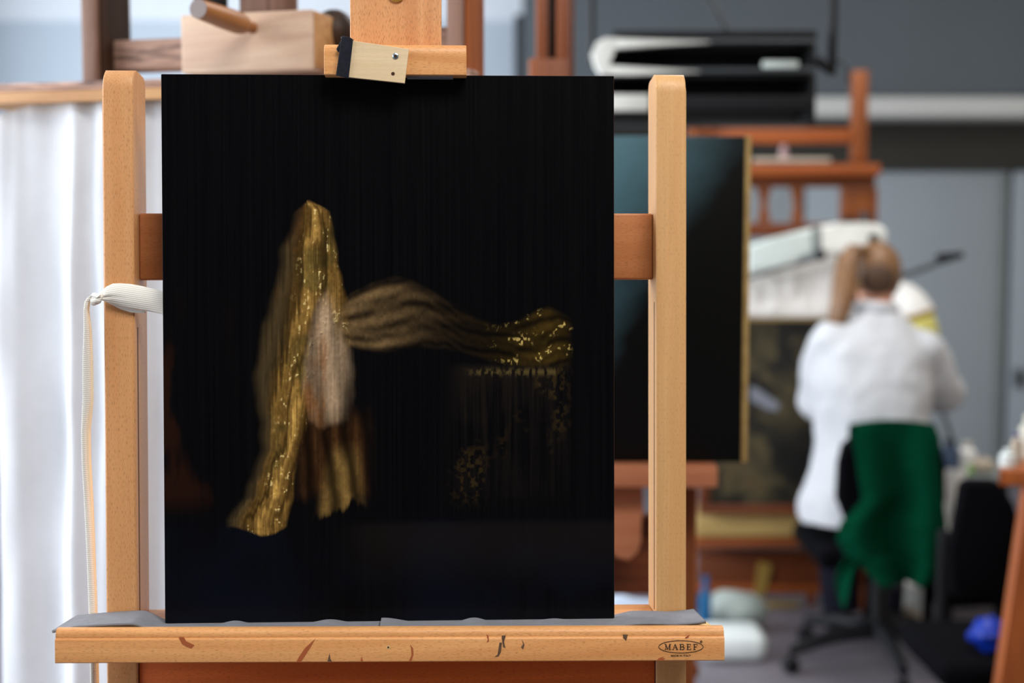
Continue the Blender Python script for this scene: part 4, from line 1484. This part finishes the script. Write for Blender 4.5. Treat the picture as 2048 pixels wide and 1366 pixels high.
def garment(s, t):
    if t < .12:                                     # runs over the top of the backrest
        k = t / .12
        a = lerp_list(gpts_l, 0)[1], lerp_list(gpts_r, 0)[1]
        u = a[0] + (a[1] - a[0]) * s
        v = 858 - 8 * math.sin(math.pi * s) + 4
        p = at(u, v, 4.17)
        if k < .35:
            return (p.x, 4.288, p.z + .002 - .07 * (1 - k / .35))
        k = (k - .35) / .65
        return (p.x, 4.288 - .165 * k, p.z + .002 + .010 * math.sin(k * math.pi))
    k = (t - .12) / .88
    l_, r_ = lerp_list(gpts_l, k), lerp_list(gpts_r, k)
    u = l_[1] + (r_[1] - l_[1]) * s
    v = l_[0] - 8 * math.sin(math.pi * s) * (1 - k) - 10 * max(0, 1 - k * 6)
    v = v + 20 * k * math.sin(s * 9) * .35
    y = 4.118
    y -= .030 * math.exp(-((s - .20) / .16) ** 2) * (.3 + k) + .026 * math.exp(-((s - .84) / .16) ** 2) * (.3 + k)
    y += .034 * math.exp(-((s - .52) / .17) ** 2) * min(1, k * 3)
    y -= .010 * noise.noise(Vector((s * 3, k * 1.4, 4)))
    p = at(u, v, y)
    return p


gv = thing('green_garment', 'dark green garment hung over the back of the office chair', 'garment', loc=at(1785, 1000, 4.15))
solidify(B().grid(garment, 60, 60).build('back_panel', M['green'], gv, smooth=80), .006)
b = B()


def tailf(s, t):
    lf = lerp_list([(1690, 1120), (1678, 1140), (1672, 1165), (1678, 1195), (1685, 1214)], t)
    rf = lerp_list([(1720, 1118), (1706, 1140), (1701, 1165), (1696, 1195), (1689, 1216)], t)
    u, v = lf[0] + (rf[0] - lf[0]) * s, lf[1] + (rf[1] - lf[1]) * s
    return at(u, v, 4.14 + .02 * math.sin(s * 3 + t * 2))


b.grid(tailf, 10, 16)
solidify(b.build('hanging_tie', M['green'], gv, smooth=80), .006)

bp = [(1924, 972), (1938, 962), (1988, 962), (2006, 968), (2032, 1010), (2044, 1050), (2042, 1190), (2012, 1205), (1924, 1205), (1904, 1190), (1906, 1100)]
office_chair('office_chair', 'empty black office chair beside the slanting wooden trestle', 1962, 3.70, .31, bp, 3.92, .9, .15)

# ------------------------------------------------------------------ clutter at the side
YT2 = 4.75
tz = at(1950, 952, YT2).z
tb = thing('side_table', 'small grey topped side table crowded with bottles', 'table', loc=(at(1960, 0, YT2).x, YT2 + .1, 0))
x0, x1 = at(1886, 980, YT2).x, at(2110, 0, YT2).x
B().box(x0, x1, YT2, YT2 + .30, tz - .025, tz, .004).build('tabletop', M['grey_metal'], tb)
for x in (x0 + .02, x1 - .05):
    for y in (YT2 + .02, YT2 + .25):
        B().box(x, x + .03, y, y + .03, 0, tz - .0255, .003).build('leg', M['black_fabric'], tb)


def bottle(name, label, u, y, r, h_, mat, cap=None, cat='bottle', z=None):
    p = at(u, 900, y)
    z = tz if z is None else z
    t = thing(name, label, cat, loc=(p.x, y, z))
    B().lathe([(0, .001), (r, .001), (r * 1.02, h_ * .1), (r, h_ * .68), (r * .45, h_ * .82), (r * .45, h_ * .9), (0, h_ * .9)], (p.x, y, z), seg=18).build('body', mat, t, smooth=50)
    if cap:
        B().lathe([(0, h_ * .9), (r * .55, h_ * .9), (r * .55, h_), (0, h_)], (p.x, y, z), seg=18).build('cap', cap, t)
    return t


bottle('bottle', 'slate blue bottle with black cap at the end of the side table', 1900, YT2 + .06, .034, .115, M['navy'], M['black_plastic'])
bottle('bottle', 'rounded white bottle between slate blue bottle and beige rag', 1934, YT2 + .10, .032, .10, M['white_cloth'], M['cream'])
bottle('small_bottle', 'tiny green bottle standing by the beige rag', 1941, YT2 + .03, .011, .035, M['leaf_green'], M['leaf_green'])
lump(Vector((at(1988, 0, YT2 + .08).x, YT2 + .08, tz + .022)), (.045, .04, .026), 5, .3, flat_bottom=tz + .001).build('beige_rag', M['beige'], None, 'crumpled beige rag on the side table', 'rag', smooth=80)
# white cloth hanging off the table edge
def towel(s, t):
    u = 1884 + (1934 - 1884) * s
    l_ = lerp_list([(1886, 925), (1884, 960), (1886, 1010), (1894, 1060), (1898, 1100)], t)
    r_ = lerp_list([(1940, 925), (1930, 960), (1925, 1010), (1918, 1060), (1906, 1102)], t)
    u, v = l_[0] + (r_[0] - l_[0]) * s, l_[1] + (r_[1] - l_[1]) * s
    p = at(u, v, YT2 - .02 + .012 * math.sin(s * 9))
    if t < .1:
        p.z = tz + .003
        p.y = YT2 - .015 + (.1 - t) * .6
    return p


solidify(B().grid(towel, 14, 30).build('hanging_cloth', M['white_cloth'], None, 'white cloth hanging off the side table between two office chairs', 'cloth', smooth=80), .003)

YS = 3.25
tr = thing('trestle_table', 'orange brown wooden trestle table with slanting leg beside empty chair', 'table', loc=(at(2090, 0, YS).x, YS, 0))
trz_ = at(2020, 940, YS).z
x0, x1 = at(1998, 950, YS).x, at(1998, 950, YS).x + .75
B().hexa([(x0, YS, trz_ - .038), (x1, YS, trz_ - .038), (x1, YS + .22, trz_ - .038), (x0 + .085, YS + .22, trz_ - .038),
          (x0, YS, trz_), (x1, YS, trz_), (x1, YS + .22, trz_), (x0 + .085, YS + .22, trz_)], .004).build('tabletop', M['orange_z'], tr)
pt = at(2056, 968, YS + .02)
pbm = at(1992, 1420, YS + .02)
d = (pbm - pt)
pe = pt + d * ((pt.z) / (pt.z - pbm.z))
for yy, sx in ((YS + .02, 0), (YS + .17, .14)):
    o2 = Vector((0, yy - YS - .02, 0))
    zt3 = trz_ - .0385
    B().hexa([(pe.x + sx, yy, 0), (pe.x + sx + .085, yy, 0), (pe.x + sx + .085, yy + .045, 0), (pe.x + sx, yy + .045, 0),
              (pt.x + sx, yy, zt3), (pt.x + sx + .085, yy, zt3), (pt.x + sx + .085, yy + .045, zt3), (pt.x + sx, yy + .045, zt3)], .003).build('leg', M['orange_z'], tr)
    B().hexa([(x1 - .10 + .06, yy, 0), (x1 - .10 + .145, yy, 0), (x1 - .10 + .145, yy + .045, 0), (x1 - .10 + .06, yy + .045, 0),
              (x1 - .12, yy, zt3), (x1 - .035, yy, zt3), (x1 - .035, yy + .045, zt3), (x1 - .12, yy + .045, zt3)], .003).build('leg', M['orange_z'], tr)
bottle('paint_jar', 'small white jar on the corner of the trestle table', 2016, YS + .045, .019, .042, M['white_plastic'], M['white_plastic'], 'jar', trz_)
bottle('paint_jar', 'violet capped jar on the trestle table beside the small white jar', 2033, YS + .10, .014, .072, M['beige'], M['violet'], 'jar', trz_)
bottle('bottle', 'cream bottle at the back of the trestle table', 2056, YS + .18, .022, .105, M['cream'], M['cream'], 'bottle', trz_)

# ------------------------------------------------------------------ things on the floor
bottle('teal_bottle', 'teal plastic bottle standing on floor before the wooden chest', 1414, 4.78, .022, .22, M['teal'], M['teal'], 'bottle', 0.0)
c = at(1478, 1266, 4.85)
o = lump(Vector((c.x - .01, 4.9, .10)), (.115, .10, .068), 2, .12, 1.5, flat_bottom=.03).build('grey_sack', M['misty_plastic'], None, 'misty grey plastic sack on the floor by the teal bottle', 'sack', smooth=80)
for v in o.data.vertices:
    v.co.z = max(.001, v.co.z * 1.0 - .03)
c = at(1468, 1318, 4.55)
b = B()
b.box(c.x - .115, c.x + .105, 4.50, 4.68, .001, .098, .038, 5)
b.build('white_tub', M['white_plastic'], None, 'rounded white plastic tub on the floor before the grey sack', 'tub', smooth=60)
pt_ = at(1848, 1235, 5.0)
b = thing('white_carton', 'white carton on the floor beyond the office chair', 'box', loc=(pt_.x, 5.11, 0))
B().box(pt_.x - .085, pt_.x + .035, 5.05, 5.21, .001, .105, .003).build('body', M['white_plastic'], b)
B().box(pt_.x - .087, pt_.x + .037, 5.048, 5.212, .1055, .118, .003).build('lid', M['white_cloth'], b)
pt_ = at(1828, 1185, 5.45)
B().box(pt_.x - .06, pt_.x + .05, 5.42, 5.56, .001, .17, .004).build('grey_box', M['grey_metal'], None, 'grey box standing behind the white carton', 'box')
lump(Vector((1.392, 4.89, .042)), (.036, .055, .042), 8, .2, flat_bottom=.001).build('beige_bundle', M['beige'], None, 'beige cloth bundle on floor in front of the white carton', 'cloth', smooth=80)
lump(Vector((at(1982, 1250, 3.62).x, 3.62, .352)), (.052, .055, .044), 11, .35, 2.2, flat_bottom=.3105).build('blue_bag', M['blue_bag'], None, 'bright blue crumpled plastic bag on the seat of the empty chair', 'bag', smooth=80)
lump(Vector((at(1955, 0, 5.25).x, 5.25, .15)), (.20, .10, .18), 21, .18, 1.6, flat_bottom=.001).build('black_bag', M['black_fabric'], None, 'black fabric bag lying on floor beneath the side table', 'bag', smooth=80)
